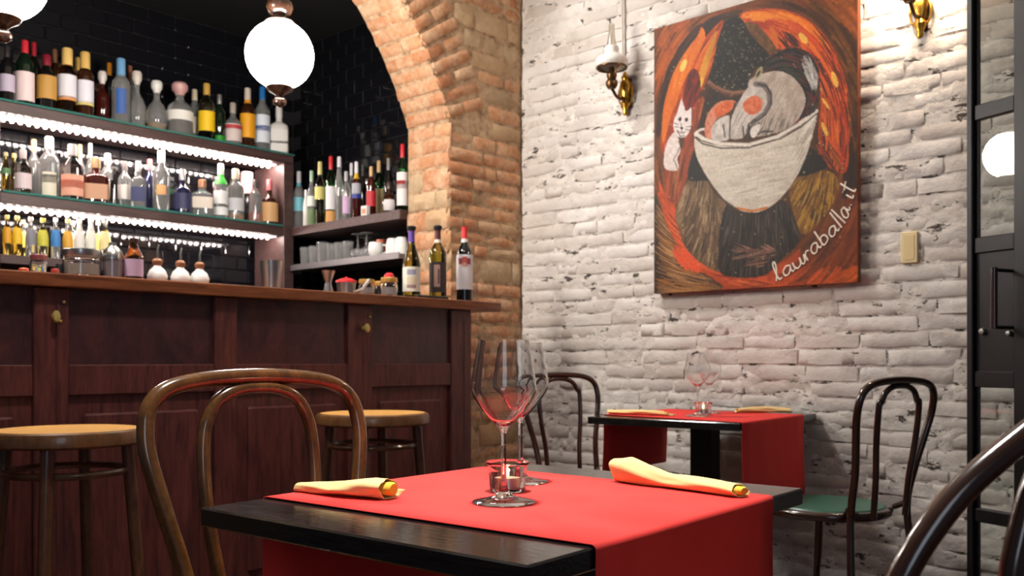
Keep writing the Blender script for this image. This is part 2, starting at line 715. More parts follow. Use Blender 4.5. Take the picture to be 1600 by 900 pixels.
cand = [c for c in cells if visible(c[0], c[1])]
cand.sort(key=lambda c: -(c[2] * c[3]) / depth((XW, c[0], c[1])) ** 2)
parts = set(cand[:296])
rest = MB()
for c in cells:
    yc, zc, L, hgt = c
    zc += 0.010 * (float(lattice(np.array(yc * 1.6), np.array(zc * 1.5), 5)) - .5)
    yaw = -PI / 2 + random.uniform(-0.012, 0.012)
    rl = random.uniform(-0.014, 0.014)
    dx = random.uniform(-0.0035, 0.002)
    me = random.choice(WB)
    if c in parts:
        place('brick', me, wall_right, (XW + dx, yc, zc), (0, rl, yaw), (L, 0.018, hgt))
    else:
        Mx = Matrix.Translation((XW + dx, yc, zc)) @ Matrix.Rotation(yaw, 4, 'Z') @ Matrix.Rotation(rl, 4, 'Y') @ Matrix.Diagonal((L, 0.018, hgt, 1))
        rest.add([v.co for v in me.vertices], [tuple(p.vertices) for p in me.polygons], Mx)
o = rest.build('brick_courses', M['white_brick'], wall_right, ang=80)
tag(o, kind='stuff')

# arch wall: mortar core with an opening, bricks and stones set into it
CX, CZ, CR = XJ - 1.55, 2.06 - 0.58, 1.655
A0 = math.atan2(0.58, 1.55)
out = [(XJ + 0.012, 0), (XW + 0.15, 0), (XW + 0.15, ZC), (-1.2, ZC), (-1.2, 0), (2 * CX - XJ - 0.012, 0)]
arc = [(CX + (CR + 0.012) * math.cos(a), CZ + (CR + 0.012) * math.sin(a)) for a in np.linspace(PI - A0, A0, 40)]
poly = out + arc
n = len(poly)
mb = MB()
vs = [(x, YA + 0.010, z) for x, z in poly] + [(x, YB, z) for x, z in poly]
fs = [tuple(range(n)), tuple(range(2 * n - 1, n - 1, -1))] + [(i, i + n, (i + 1) % n + n, (i + 1) % n) for i in range(n)]
mb.add(vs, fs)
wall_arch = structure('wall_arch', mb, M['mortar'])
rs = random.Random(21)
# front face of the pier, below and beside the arch ring
z = 0.0
RING = 0.27
while z < 2.75:
    hgt = rs.choice([0.052, 0.056, 0.060, 0.066]) if rs.random() > 0.12 else rs.uniform(0.085, 0.115)
    if z > 2.02:
        hgt = rs.uniform(0.05, 0.10)
    zc = z + hgt / 2
    if zc < 2.06:
        x = XJ
    else:
        rr_ = CR + RING
        x = CX + math.sqrt(max(0, rr_ ** 2 - (zc - CZ) ** 2)) + 0.02
        x = max(x, XJ + 0.0) if zc < 2.15 else x
    shade = 0.35 if 1.32 < z < 1.75 or 1.95 < z < 2.25 else 0.12
    x += 0.0
    while x < XW - 0.02:
        L = rs.uniform(0.16, 0.27) if rs.random() > 0.3 else rs.uniform(0.08, 0.14)
        if x + L > XW - 0.06:
            L = XW - 0.004 - x
        if L < 0.03:
            break
        st = rs.random() < shade or hgt > 0.08
        me = rs.choice(SB if st else RB)
        place('stone' if st else 'brick', me, wall_arch, (x + L / 2, YA + rs.uniform(-0.004, 0.006), zc),
              (0, rs.uniform(-0.02, 0.02), rs.uniform(-0.02, 0.02)), (L - rs.uniform(0.006, 0.014), 0.020, hgt))
        x += L
    z += hgt + rs.uniform(0.007, 0.013)
# jamb, facing the bar opening
z = 0.0
k = 0
while z < 2.03:
    hgt = rs.uniform(0.055, 0.064)
    if 1.33 < z < 1.75:
        hgt = rs.uniform(0.075, 0.10)
    hgt = min(hgt, 2.055 - z)
    cuts = [0.0, rs.uniform(0.10, 0.14), 0.30] if k % 2 else [0.0, rs.uniform(0.17, 0.21), 0.30]
    if rs.random() < 0.15:
        cuts = [0.0, 0.30]
    for a, b in zip(cuts, cuts[1:]):
        st = hgt > 0.07 and rs.random() < 0.5
        place('stone' if st else 'brick', rs.choice(SB if st else RB), wall_arch, (XJ + rs.uniform(-0.005, 0.004), YA + (a + b) / 2, z + hgt / 2),
              (0, rs.uniform(-0.015, 0.015), -PI / 2 + rs.uniform(-0.015, 0.015)), (b - a - rs.uniform(0.004, 0.010), 0.020, hgt))
    z += hgt + rs.uniform(0.006, 0.011)
    k += 1
# ring of the arch: voussoirs on the front, and the soffit bricks
STEP = 0.067 / CR
a = A0 + STEP * 0.55
k = 0
while a < R(88):
    er = Vector((math.cos(a), 0, math.sin(a)))
    et = Vector((-math.sin(a), 0, math.cos(a)))
    ey = Vector((0, 1, 0))
    for (r0, r1) in ([(0, RING)] if k % 2 else [(0, 0.125), (0.132, RING)]):
        c = Vector((CX, YA, CZ)) + er * (CR + (r0 + r1) / 2) + ey * rs.uniform(-0.004, 0.004)
        Mx = Matrix((er * (r1 - r0 - 0.006), ey * 0.02, et * 0.054)).transposed().to_4x4()
        Mx.translation = c
        o = bpy.data.objects.new('brick', rs.choice(RB))
        col.objects.link(o)
        o.parent = wall_arch
        o.matrix_basis = Mx
    for (y0, y1) in ([(0, 0.145), (0.15, 0.30)] if k % 2 else [(0, 0.30)]):
        c = Vector((CX, YA + (y0 + y1) / 2, CZ)) + er * (CR + rs.uniform(-0.004, 0.005))
        Mx = Matrix((ey * (y1 - y0 - 0.006), er * 0.02, et * 0.055)).transposed().to_4x4()
        Mx.translation = c
        o = bpy.data.objects.new('brick', rs.choice(RB))
        col.objects.link(o)
        o.parent = wall_arch
        o.matrix_basis = Mx
    a += STEP
    k += 1

# black glazed tiles of the bar alcove
wall_back = structure('wall_back', MB().box(-0.6, XT + 0.1, YT + 0.008, YT + 0.1, 0, 2.86), M['grout'])
wall_side = structure('wall_side', MB().box(XT + 0.008, XT + 0.1, YB, YT, 0, 2.86), M['grout'])
TL_, TH_ = 0.150, 0.075
tb = MB()
tb.box(-TL_ / 2 + 0.0015, TL_ / 2 - 0.0015, 0, 0.012, -TH_ / 2 + 0.0015, TH_ / 2 - 0.0015, ch=0.004)
TM = tb.mesh('tile_mesh', M['tile'], False)
k = 0
z = 1.11
while z < 2.80:
    off = (k % 2) * TL_ / 2
    x = XT - TL_ / 2 + off
    while x > 1.15:
        if x < XT:
            place('tile', TM, wall_back, (min(x, XT - 0.05), YT + rs.uniform(-0.001, 0.001), z), (rs.uniform(-0.012, 0.012), 0, rs.uniform(-0.012, 0.012)))
        x -= TL_
    y = YT - TL_ / 2 + off
    while y > YB - 0.05:
        if YB + 0.04 < y < YT:
            place('tile', TM, wall_side, (XT + rs.uniform(-0.001, 0.001), y, z), (rs.uniform(-0.012, 0.012), 0, -PI / 2 + rs.uniform(-0.012, 0.012)))
        y -= TL_
    z += TH_
    k += 1

# ------------------------------------------------------------------ the glazed iron door at the right
DP = ld(1.533, 3.0966)
dd = rgt * 0.420 + fwd * -0.907
dd = dd.normalized()
dn = Vector((-dd.y, dd.x))
if dn.dot(-fwd) < 0 and dn.dot(-rgt) < 0:
    dn = -dn
if dn.dot(rgt) > 0:
    dn = -dn                                   # normal towards the room
yaw_d = math.atan2(dd.y, dd.x)
DP = DP + (rgt * 0.010).to_3d()
door = tag(empty('door_1', (DP.x, DP.y, 0), yaw_d), kind='structure')
zd = lambda y, t=0.02: H + (HY - y) * depth(DP.to_2d() + dd * t) / F
W_ = 0.62
sgn = 1 if Vector((-dd.y, dd.x)).dot(dn) > 0 else -1      # local +y side that faces the room


def dpart(name, x0, x1, z0, z1, d0=-0.018, d1=0.018, m='iron', ch=0.003):
    return MB().box(x0, x1, d0, d1, z0, z1, ch=ch).build(name, M[m], door, smooth=False)


RAILS = [(zd(190), zd(166)), (zd(397), zd(372)), (zd(605), zd(580)), (zd(814), zd(793)), (0.02, 0.14), (2.85, 2.95)]
dpart('stile', 0.0, 0.022, 0.02, 2.95, -0.024, 0.024)
dpart('rebate', 0.022, 0.036, 0.02, 2.95, -0.006, 0.006)
dpart('stile', 0.168, 0.245, 0.02, 2.95)
dpart('stile', 0.575, 0.62, 0.02, 2.95)
for a_, b_ in RAILS:
    dpart('rail', 0.022, 0.168, a_, b_, -0.014, 0.014)
    dpart('rail', 0.245, 0.575, a_, b_, -0.014, 0.014)
ORD = sorted(RAILS)
for (a0_, a1_), (b0_, b1_) in zip(ORD, ORD[1:]):
    solid = abs(a1_ - zd(580)) < 1e-6
    for x0, x1 in ((0.036, 0.168), (0.245, 0.575)):
        if solid:
            dpart('panel', x0, x1, a1_, b0_, -0.006, 0.006, 'iron', 0.0)
        else:
            dpart('pane', x0, x1, a1_, b0_, -0.0025, 0.0025, 'pane', 0.0)
hx = 0.160
hz1, hz0 = zd(424, 0.15), zd(512, 0.15)
mb = MB()
s_ = sgn
mb.tube([(hx, s_ * 0.004, hz1), (hx, s_ * 0.098, hz1)], 0.006, 8)
mb.tube([(hx, s_ * 0.004, hz0), (hx, s_ * 0.098, hz0)], 0.006, 8)
mb.box(hx - .006, hx + .006, min(0, s_ * .012), max(0, s_ * .012), hz1 - .012, hz1 + .028)
hd = mb.build('handle', M['iron'], door)
gb = MB()
gb.tube([(hx, s_ * 0.097, hz0 - 0.006), (hx, s_ * 0.097, hz1 + 0.008)], 0.0105, 12)
gb.build('grip', M['bentwood_dark'], hd)
lk = MB()
lk.lathe([(0, 0.010), (0.009, 0.009), (0.012, 0), (0.012, -0.004)], 14, Matrix.Translation((0.052, s_ * 0.010, zd(518, 0.05))) @ Matrix.Rotation(-s_ * PI / 2, 4, 'X'))
lk.build('lock', M['steel'], door)
lk = MB()
lk.lathe([(0, 0.010), (0.007, 0.009), (0.009, 0), (0.009, -0.004)], 14, Matrix.Translation((0.150, s_ * 0.012, zd(521, 0.15))) @ Matrix.Rotation(-s_ * PI / 2, 4, 'X'))
lk.build('bolt', M['steel'], door)

# ------------------------------------------------------------------ the bar
YP = 2.885       # face of the stiles
ZCT, ZCB = 1.190, 1.149
bar = thing('bar_counter_front', 'dark mahogany panelled bar front below the wooden countertop', 'bar', (1.6, YP, 0))


def bpart(name, x0, x1, y0, y1, z0, z1, m='bar_wood', ch=0.004, parent=None):
    mb = MB().box(x0 - 1.6, x1 - 1.6, y0 - YP, y1 - YP, z0, z1, ch=ch)
    return mb.build(name, M[m], parent or bar, smooth=False)


bxx = lambda px: at(px, 0, Y=YP).x
EX = at(737, 0, Y=YP).x
st_px = [(53, 108), (336, 371), (545, 582), (706, 737)]
stiles = [(bxx(a_), bxx(b_)) for a_, b_ in st_px]
w0 = stiles[0][1] - stiles[0][0]
stiles = [(0.25, 0.34)] + stiles
bpart('backing', 0.25, EX - 0.01, YP + 0.022, YP + 0.05, 0.0, ZCB, 'bar_panel', 0)
bpart('end_panel', EX - 0.03, EX, YP + 0.012, YP + 0.24, 0.0, ZCB)
for a_, b_ in stiles:
    bpart('stile', a_, b_, YP, YP + 0.03, 0.0, ZCB)
    if b_ - a_ > 0.09:
        bpart('bead', (a_ + b_) / 2 + 0.012, (a_ + b_) / 2 + 0.02, YP - 0.003, YP + 0.01, 0.1, 1.1, ch=0.002)
for (a0_, a1_), (b0_, b1_) in zip(stiles, stiles[1:]):
    bpart('rail', a1_, b0_, YP + 0.003, YP + 0.03, 0.822, 0.917)
    bpart('rail', a1_, b0_, YP + 0.003, YP + 0.03, 0.0, 0.13)
    bpart('upper_panel', a1_, b0_, YP + 0.018, YP + 0.03, 0.917, ZCB, 'bar_panel', 0.0)
    pl = bpart('lower_panel', a1_, b0_, YP + 0.020, YP + 0.03, 0.13, 0.822, 'bar_wood', 0.0)
    mid = MB().box(a1_ + 0.05 - 1.6, b0_ - 0.05 - 1.6, 0.008, 0.024, 0.18, 0.765, ch=0.008)
    mid.build('raised_field', M['bar_wood'], pl, smooth=False)
for px, py in ((83, 495), (567.5, 513)):
    q = at(px, py, Y=YP)
    hb = MB()
    Mh = Matrix.Translation((q.x - 1.6, 0, q.z)) @ Matrix.Rotation(PI / 2, 4, 'X')
    hb.lathe([(0.006, 0), (0.006, 0.014), (0.010, 0.017), (0.0125, 0.024), (0.010, 0.031), (0, 0.034)], 16, Mh @ Matrix.Diagonal((1, 1.5, 1, 1)))
    hk = hb.build('coat_hook', M['hook'], bar)
    sb_ = MB()
    for dx, dz in ((0.030, 0.046), (0.020, -0.012)):
        sb_.lathe([(0.004, 0), (0.004, 0.006), (0, 0.008)], 10, Matrix.Translation((dx, 0, dz)) @ Mh)
    sb_.build('screw', M['hook'], hk)

ct = MB()
YF = 2.85
pl_ = [(0.15, YF), (3.02, YF), (3.02, YA - 0.012), (XJ - 0.014, YA - 0.012), (XJ - 0.014, 3.34), (0.15, 3.34)]
n = len(pl_)
ct.add([(x, y, ZCB) for x, y in pl_] + [(x, y, ZCT) for x, y in pl_],
       [tuple(range(n))[::-1], tuple(range(n, 2 * n))] + [(i, (i + 1) % n, (i + 1) % n + n, i + n) for i in range(n)])
o = ct.build('countertop', M['counter'], smooth=False)
bv = o.modifiers.new('edge', 'BEVEL')
bv.width = 0.004
bv.segments = 2
tag(o, 'long varnished brown wooden countertop along the top of the bar', 'countertop')

# ------------------------------------------------------------------ shelving behind the bar
YS = 4.40
Z1, Z2, Z3 = 2.073, 1.671, 1.398
unit = thing('back_bar_shelving', 'brown wooden bottle shelving with strip lights against the black tiles', 'shelf', (2.2, YS, 0))


def spart(name, x0, x1, y0, y1, z0, z1, m='shelf_wood', ch=0.002, parent=None):
    return MB().box(x0 - 2.2, x1 - 2.2, y0 - YS, y1 - YS, z0, z1, ch=ch).build(name, M[m], parent or unit, smooth=False)


XL, XR = 1.452, 2.965
spart('post', XR - 0.062, XR, YS, YS + 0.30, 0.9, Z1 - 0.040)
spart('post', XL - 0.062, XL, YS, YS + 0.30, 0.9, Z1 - 0.040)
for zt, glassy in ((Z1, True), (Z2, True)):
    if zt == Z1:
        b = spart('shelf_board', 0.9, XR, YS, YS + 0.30, zt - 0.048, zt)
    else:
        b = spart('shelf_board', XL, XR - 0.062, YS, YS + 0.30, zt - 0.048, zt)
    MB().box((0.9 if zt == Z1 else XL + 0.01) - 2.2, (XR + 0.004 if zt == Z1 else XR - 0.066) - 2.2, -0.006, 0.29, zt + 0.0005, zt + 0.0105, ch=0.001).build('glass_sheet', M['shelf_glass'], b, smooth=False)
    # two rows of light bulbs on a rail under the board
    rail = spart('light_rail', XL + 0.012, XR - 0.075, YS + 0.055, YS + 0.115, zt - 0.054, zt - 0.048, 'led_strip', 0.0)
    lb = MB()
    lb.lathe([(0.0085, 0.0), (0.0085, -0.006), (0.006, -0.011), (0, -0.013)], 8)
    lm = lb.mesh('led_mesh', M['led'])
    x = XL + 0.03
    i = 0
    while x < XR - 0.085:
        for yy in (0.066, 0.104) if zt == Z1 else (0.085,):
            place('bulb', lm, rail, (x - 2.2 + (0.017 if yy > 0.1 else 0), yy, zt - 0.054))
        x += 0.036
        i += 1
spart('short_shelf', XL, 1.93, YS, YS + 0.30, Z3 - 0.04, Z3)
spart('base_cabinet', 0.9, XR, YS - 0.15, YS + 0.30, 0.0, 0.90)

# side shelves on the right-hand tiles
sd = thing('side_bottle_shelf', 'brown wooden wall shelf of bottles on the black tiles beside the arch', 'shelf', (XT, 3.95, 1.67))
MB().box(-0.245, -0.001, YB + 0.005 - 3.95, YS - 0.002 - 3.95, -0.047, 0.0, ch=0.002).build('board', M['shelf_wood'], sd, smooth=False)
gs = thing('side_glass_shelf', 'grey metal shelf of drinking glasses below the wooden bottle shelf', 'shelf', (XT, 3.95, 1.455))
MB().box(-0.245, -0.001, YB + 0.005 - 3.95, YS - 0.002 - 3.95, -0.026, 0.0, ch=0.002).build('board', M['steel_shelf'], gs, smooth=False)
MB().box(-0.250, -0.245, YB + 0.005 - 3.95, YS - 0.002 - 3.95, -0.026, 0.006, ch=0.001).build('lip', M['steel_shelf'], gs, smooth=False)
# ------------------------------------------------------------------ bottles
GL = {
    'clear': M['clear'],
    'frost': plain('frosted_glass', (226, 222, 216), 0.25, coat=0.3),
    'amber': glass('amber_glass', linear=(0.72, 0.30, 0.05)),
    'gold': glass('golden_glass', linear=(0.90, 0.66, 0.18)),
    'green': glass('green_glass', linear=(0.10, 0.42, 0.12)),
    'olive': glass('olive_glass', linear=(0.42, 0.40, 0.06)),
    'lime': glass('lime_glass', linear=(0.55, 0.80, 0.20)),
    'pale': glass('pale_yellow_glass', linear=(0.93, 0.90, 0.62)),
    'blue': glass('blue_glass', linear=(0.10, 0.25, 0.70)),
    'rose': glass('rose_tinted_glass', linear=(0.95, 0.80, 0.74)),
    'dark': plain('dark_bottle_glass', (16, 16, 16), 0.06, coat=0.4),
    'dkgreen': plain('dark_green_bottle_glass', (14, 30, 18), 0.06, coat=0.4),
    'dkred': plain('dark_red_bottle_glass', (58, 16, 10), 0.06, coat=0.4),
    'brown': plain('dark_brown_bottle_glass', (52, 26, 12), 0.06, coat=0.4),
    'navy': plain('navy_bottle_glass', (26, 30, 62), 0.08, coat=0.4),
    'white': plain('white_ceramic', (238, 236, 232), 0.2, coat=0.2),
}
_pc = {}


def paint(rgb, rough=0.45, metal=0.0):
    k = (rgb, rough, metal)
    if k not in _pc:
        _pc[k] = plain('colour_%02x%02x%02x' % rgb, rgb, rough, metal)
    return _pc[k]


# radius and height fractions of the glass body, last number is squareness
SHAPES = {
    'wine': ([(0, 0), (.9, 0), (1, .012), (1, .60), (.93, .66), (.72, .715), (.48, .76), (.36, .80), (.33, .86), (.33, .97), (.36, .975), (.36, .995), (0, .995)], .80, .40),
    'slope': ([(0, 0), (.9, 0), (1, .012), (1, .42), (.92, .52), (.72, .62), (.50, .71), (.36, .80), (.32, .88), (.32, .995), (0, .995)], .82, .38),
    'spirit': ([(0, 0), (.93, 0), (1, .012), (1, .58), (.94, .64), (.70, .70), (.45, .75), (.38, .80), (.38, .93), (0, .93)], .80, .46),
    'squat': ([(0, 0), (.92, 0), (1, .015), (1, .46), (.93, .54), (.66, .60), (.38, .65), (.31, .70), (.31, .86), (0, .86)], .76, .40),
    'round': ([(0, 0), (.66, 0), (.84, .06), (.97, .17), (1, .28), (.93, .40), (.72, .50), (.42, .58), (.28, .64), (.27, .86), (0, .86)], .76, .36),
    'square': ([(0, 0), (.94, 0, .8), (1, .015, .8), (1, .55, .8), (.94, .60, .7), (.62, .655, .3), (.36, .69), (.33, .74), (.33, .90), (0, .90)], .78, .42),
    'slim': ([(0, 0), (.9, 0), (1, .01), (1, .55), (.9, .64), (.62, .74), (.46, .82), (.44, .97), (0, .97)], .84, .52),
    'mixer': ([(0, 0), (.92, 0), (1, .015), (1, .50), (.92, .58), (.66, .70), (.44, .82), (.42, .95), (0, .95)], .90, .52),
}


def prof_radius(prof, f):
    for a, b in zip(prof[1:], prof[2:]):
        if a[1] <= f <= b[1] and b[1] > a[1]:
            k = (f - a[1]) / (b[1] - a[1])
            return a[0] + (b[0] - a[0]) * k, (a[2] if len(a) > 2 else 0)
    return prof[-2][0], 0


def bottle(px, ytop, wpx, zb, Y=None, X=None, shape='spirit', body='clear', cap=(200, 200, 200), cap_from=None, label=None, lab=(.18, .48),
           band=None, liquid=None, stopper=False, name='bottle', text='', cat='bottle', group=None, metal=0.0, neck=None, pos=None, hgt=None, lw=1.35):
    if pos is None:
        q = at(px, None, Y=Y, X=X)
        d = depth(q)
        h = H + (HY - ytop) * d / F - zb
    else:
        q, h = Vector(pos), hgt
        d = depth(q)
    r = wpx * d / F / 2
    o = thing(name, text, cat, (q.x, q.y, zb), math.atan2(q.y, q.x) - PI / 2 + PI, group)
    prof, cdef, capr = SHAPES[shape]
    # local +y looks back towards the room
    P = [(p[0] * r, p[1] * h) + tuple(p[2:]) for p in prof]
    MB().lathe(P, 20).build('body', GL[body], o, ang=40)
    c0 = cap_from or cdef
    cr = prof_radius(prof, min(c0 + .03, .9))[0] * r * 1.10
    cb = MB()
    if stopper:
        cb.lathe([(0, c0 * h), (cr, c0 * h), (cr * 1.05, (c0 + .03) * h), (cr * 1.75, (c0 + .10) * h), (cr * 1.8, .96 * h), (cr * 1.4, h), (0, h)], 14)
    else:
        cb.lathe([(0, c0 * h), (cr, c0 * h), (cr * 1.02, (c0 + .02) * h), (cr, .985 * h), (cr * .85, h), (0, h)], 14)
    cb.build('stopper' if stopper else 'cap', paint(cap, 0.35, metal), o)
    if neck:
        f0, f1, colr = neck
        pts = []
        for f in np.linspace(f0, f1, 6):
            rr, sq = prof_radius(prof, f)
            pts.append((rr * r * 1.02 + 0.0004, f * h, sq))
        MB().lathe(pts, 16).build('neck_label', paint(colr), o)
    sides = []
    if label:
        sides.append((label, lab[0], lab[1], 'label'))
    if band:
        sides.append((band[2], band[0], band[1], 'lower_label'))
    for colr, f0, f1, nm_ in sides:
        pts = []
        for f in np.linspace(f0, f1, 5):
            rr, sq = prof_radius(prof, f)
            pts.append((rr * r * 1.012 + 0.0005, f * h, sq))
        MB().lathe(pts, 18, a0=PI / 2 - lw, a1=PI / 2 + lw).build(nm_, paint(colr, 0.55), o)
    if liquid:
        f1, colr = liquid
        pts = [(0, .02 * h)]
        for f in np.linspace(.02, f1, 6):
            rr, sq = prof_radius(prof, f)
            pts.append((rr * r * .93, f * h, sq))
        pts.append((0, f1 * h))
        MB().lathe(pts, 16).build('liquid', paint(colr, 0.15), o)
    return o


G1, G2, G3, G4 = 'bottles on the top shelf', 'bottles on the middle shelf', 'small mixer bottles on the short shelf', 'bottles on the side shelf'
ZA, ZB_ = Z1 + 0.0106, Z2 + 0.0106
F1, B1 = 4.465, 4.585
TOP = [
    # px, ytop, w, Y, shape, body, keywords
    (11, 72, 22, F1, 'wine', 'dark', dict(cap=(40, 34, 40), label=(186, 172, 192), text='dark bottle with lilac grey label at the far end of the top shelf')),
    (39, 63, 27, F1, 'wine', 'dkgreen', dict(cap=(196, 40, 52), label=(228, 204, 204), lab=(.06, .50), text='dark green bottle with red capsule and pale pink label', name='wine_bottle')),
    (53, 66, 20, B1, 'wine', 'dark', dict(cap=(150, 30, 44), text='dark bottle with crimson capsule behind the pink labelled one', name='wine_bottle')),
    (73, 86, 29, F1, 'spirit', 'dark', dict(cap=(128, 28, 44), label=(190, 142, 66), lab=(.18, .60), text='dark bottle with wine red cap and broad gold label')),
    (86, 77, 20, B1, 'wine', 'brown', dict(cap=(140, 96, 66), text='brown bottle with copper cap in the rear of the top shelf')),
    (105, 76, 27, F1, 'wine', 'amber', dict(cap=(222, 186, 110), cap_from=.72, label=(226, 222, 230), lab=(.22, .58), band=(.19, .25, (220, 140, 60)), text='amber bottle with long cream capsule, white label and orange edge')),
    (121, 90, 19, B1, 'wine', 'clear', dict(cap=(214, 176, 90), text='clear bottle with short gold cap between two cream capped bottles')),
    (133, 82, 25, F1, 'wine', 'brown', dict(cap=(216, 176, 98), cap_from=.72, label=(226, 222, 232), lab=(.2, .55), band=(.17, .22, (226, 208, 120)), text='brown bottle with cream capsule and white label edged yellow')),
    (160, 112, 22, F1 + .06, 'squat', 'dkred', dict(cap=(206, 196, 190), stopper=True, text='dark red decanter bottle with pale glass stopper')),
    (171, 98, 18, B1, 'wine', 'dark', dict(cap=(214, 140, 36), text='dark bottle with orange cap behind the blue capped one')),
    (189, 92, 27, F1, 'spirit', 'clear', dict(cap=(110, 160, 200), cap_from=.72, label=(50, 90, 160), lab=(.14, .52), lw=.55, text='clear bottle with light blue cap and blue diamond label')),
    (203, 103, 18, B1 + .03, 'wine', 'clear', dict(cap=(150, 96, 70), text='clear bottle with brown cap behind the stoppered flask')),
    (214, 112, 28, F1 + .02, 'round', 'clear', dict(cap=(206, 196, 186), stopper=True, text='round clear flask with grey bulb stopper')),
    (245, 127, 32, F1, 'round', 'clear', dict(cap=(222, 218, 212), stopper=True, liquid=(.14, (206, 150, 60)), text='round clear flask with white stopper and a little amber spirit')),
    (281, 130, 40, F1, 'squat', 'clear', dict(cap=(196, 150, 146), stopper=True, liquid=(.24, (60, 20, 16)), label=(226, 222, 214), lab=(.26, .44), text='squat clear bottle with dark red liquid and white label')),
    (304, 140, 20, B1, 'spirit', 'clear', dict(cap=(226, 210, 180), label=(212, 206, 196), text='clear bottle with beige cap in the rear row above the lights')),
    (323, 131, 25, F1, 'spirit', 'pale', dict(cap=(198, 158, 74), label=(240, 198, 20), lab=(.15, .5), text='pale bottle with gold cap and bright yellow label')),
    (343, 148, 18, F1, 'spirit', 'dkgreen', dict(cap=(190, 188, 184), metal=.8, band=(.02, .14, (30, 140, 30)), text='slim dark green bottle with silver cap and bright green foot')),
    (364, 161, 27, F1, 'squat', 'clear', dict(cap=(176, 166, 154), label=(214, 196, 192), lab=(.08, .48), band=(.36, .46, (190, 60, 66)), text='short clear bottle with red and white label')),
    (387, 138, 23, F1, 'spirit', 'brown', dict(cap=(220, 204, 190), neck=(.74, .85, (230, 150, 40)), label=(240, 166, 22), lab=(.16, .56), text='dark bottle with orange label and orange neck band')),
    (410, 136, 23, F1, 'spirit', 'clear', dict(cap=(34, 110, 180), label=(226, 232, 242), lab=(.12, .55), band=(.3, .38, (70, 110, 190)), text='clear bottle with bright blue cap and white label')),
    (436, 168, 29, F1, 'square', 'frost', dict(cap=(228, 222, 218), label=(234, 230, 226), lab=(.04, .5), band=(.20, .25, (40, 36, 36)), text='frosted white bottle at the end of the top shelf beside the arch')),
]
for px, yt, w, Y, sh, body, kw in TOP:
    bottle(px, yt, w, ZA if px > 0 else Z1, Y=Y, shape=sh, body=body, group=G1, **kw)
MID = [
    (9, 238, 14, F1, 'mixer', 'gold', dict(cap=(226, 214, 170), label=(90, 130, 90), lab=(.45, .6), text='golden bottle with green band beside the left shelf post')),
    (22, 240, 14, B1, 'mixer', 'gold', dict(cap=(226, 190, 120), text='golden bottle in the rear row near the left shelf post')),
    (36, 234, 24, F1, 'spirit', 'rose', dict(cap=(214, 196, 196), label=(214, 196, 200), lab=(.12, .46), text='clear rosy bottle with pale pink label on the middle shelf')),
    (53, 218, 18, B1 + .02, 'spirit', 'clear', dict(cap=(226, 180, 116), text='clear bottle with tall cork coloured cap on the middle shelf')),
    (77, 214, 30, F1 + .055, 'spirit', 'clear', dict(cap=(232, 230, 226), label=(214, 208, 188), lab=(.05, .42), band=(.25, .38, (40, 40, 52)), lw=.7, text='large clear bottle with white cap and small black label')),
    (113, 226, 32, F1 - .012, 'spirit', 'rose', dict(cap=(196, 190, 186), label=(222, 160, 136), lab=(.06, .44), band=(.2, .34, (226, 120, 100)), text='wide clear bottle with coral label')),
    (125, 226, 15, B1 + .03, 'spirit', 'clear', dict(cap=(222, 170, 108), text='clear bottle with tan cap behind the coral labelled one')),
    (141, 224, 15, B1 + .06, 'spirit', 'clear', dict(cap=(232, 230, 228), text='clear bottle with long white neck behind the kraft labelled one')),
    (150, 247, 37, F1 + .05, 'square', 'dkred', dict(cap=(150, 120, 80), label=(200, 150, 118), lab=(.10, .42), text='square dark bottle with kraft paper label and white tag')),
    (168, 240, 24, B1, 'spirit', 'clear', dict(cap=(220, 206, 200), label=(206, 196, 186), text='clear bottle with rosy white cap behind the square dark one')),
    (178, 263, 11, F1, 'slim', 'dark', dict(cap=(40, 30, 30), text='very slim dark bottle beside the square dark one')),
    (195, 252, 20, F1 + .075, 'spirit', 'clear', dict(cap=(90, 84, 84), label=(206, 200, 196), lab=(.2, .5), text='clear bottle with grey cap left of the navy label')),
    (216, 252, 23, F1, 'square', 'clear', dict(cap=(206, 202, 200), label=(42, 48, 96), lab=(.14, .44), lw=.75, text='square clear bottle with navy blue label')),
    (234, 249, 18, F1 + .08, 'spirit', 'navy', dict(cap=(222, 96, 96), text='dark blue bottle with coral red cap')),
    (252, 236, 26, F1, 'spirit', 'clear', dict(cap=(238, 236, 234), label=(224, 168, 110), lab=(.26, .42), lw=.55, text='clear bottle with tall white cap and small orange emblem')),
    (285, 265, 27, F1, 'squat', 'navy', dict(cap=(196, 196, 200), metal=.6, label=(52, 52, 92), lab=(.1, .45), text='broad navy blue bottle with silver cap')),
    (316, 281, 33, F1, 'square', 'clear', dict(cap=(176, 122, 86), label=(226, 214, 200), lab=(.2, .5), text='square clear bottle with cork and white tag')),
    (345, 256, 22, F1, 'spirit', 'clear', dict(cap=(230, 240, 230), neck=(.62, .82, (60, 190, 60)), label=(236, 236, 236), lab=(.06, .5), band=(.2, .26, (60, 60, 66)), text='bottle with bright green neck and white label')),
    (368, 264, 26, F1, 'spirit', 'clear', dict(cap=(234, 214, 190), liquid=(.12, (220, 140, 60)), label=(206, 206, 212), lab=(.18, .42), text='clear bottle with orange liquid at its foot')),
    (386, 269, 18, B1 + .03, 'spirit', 'rose', dict(cap=(220, 168, 168), cap_from=.6, text='rosy bottle with long pink cap in the rear row')),
    (399, 281, 20, F1, 'spirit', 'clear', dict(cap=(66, 60, 62), liquid=(.24, (214, 60, 40)), text='clear bottle half full of bright red liquid')),
    (421, 281, 27, F1, 'squat', 'brown', dict(cap=(206, 110, 116), label=(222, 172, 118), lab=(.06, .48), text='dark brown bottle with pink cap and tan label by the post')),
]
for px, yt, w, Y, sh, body, kw in MID:
    bottle(px, yt, w, ZB_, Y=Y, shape=sh, body=body, group=G2, **kw)
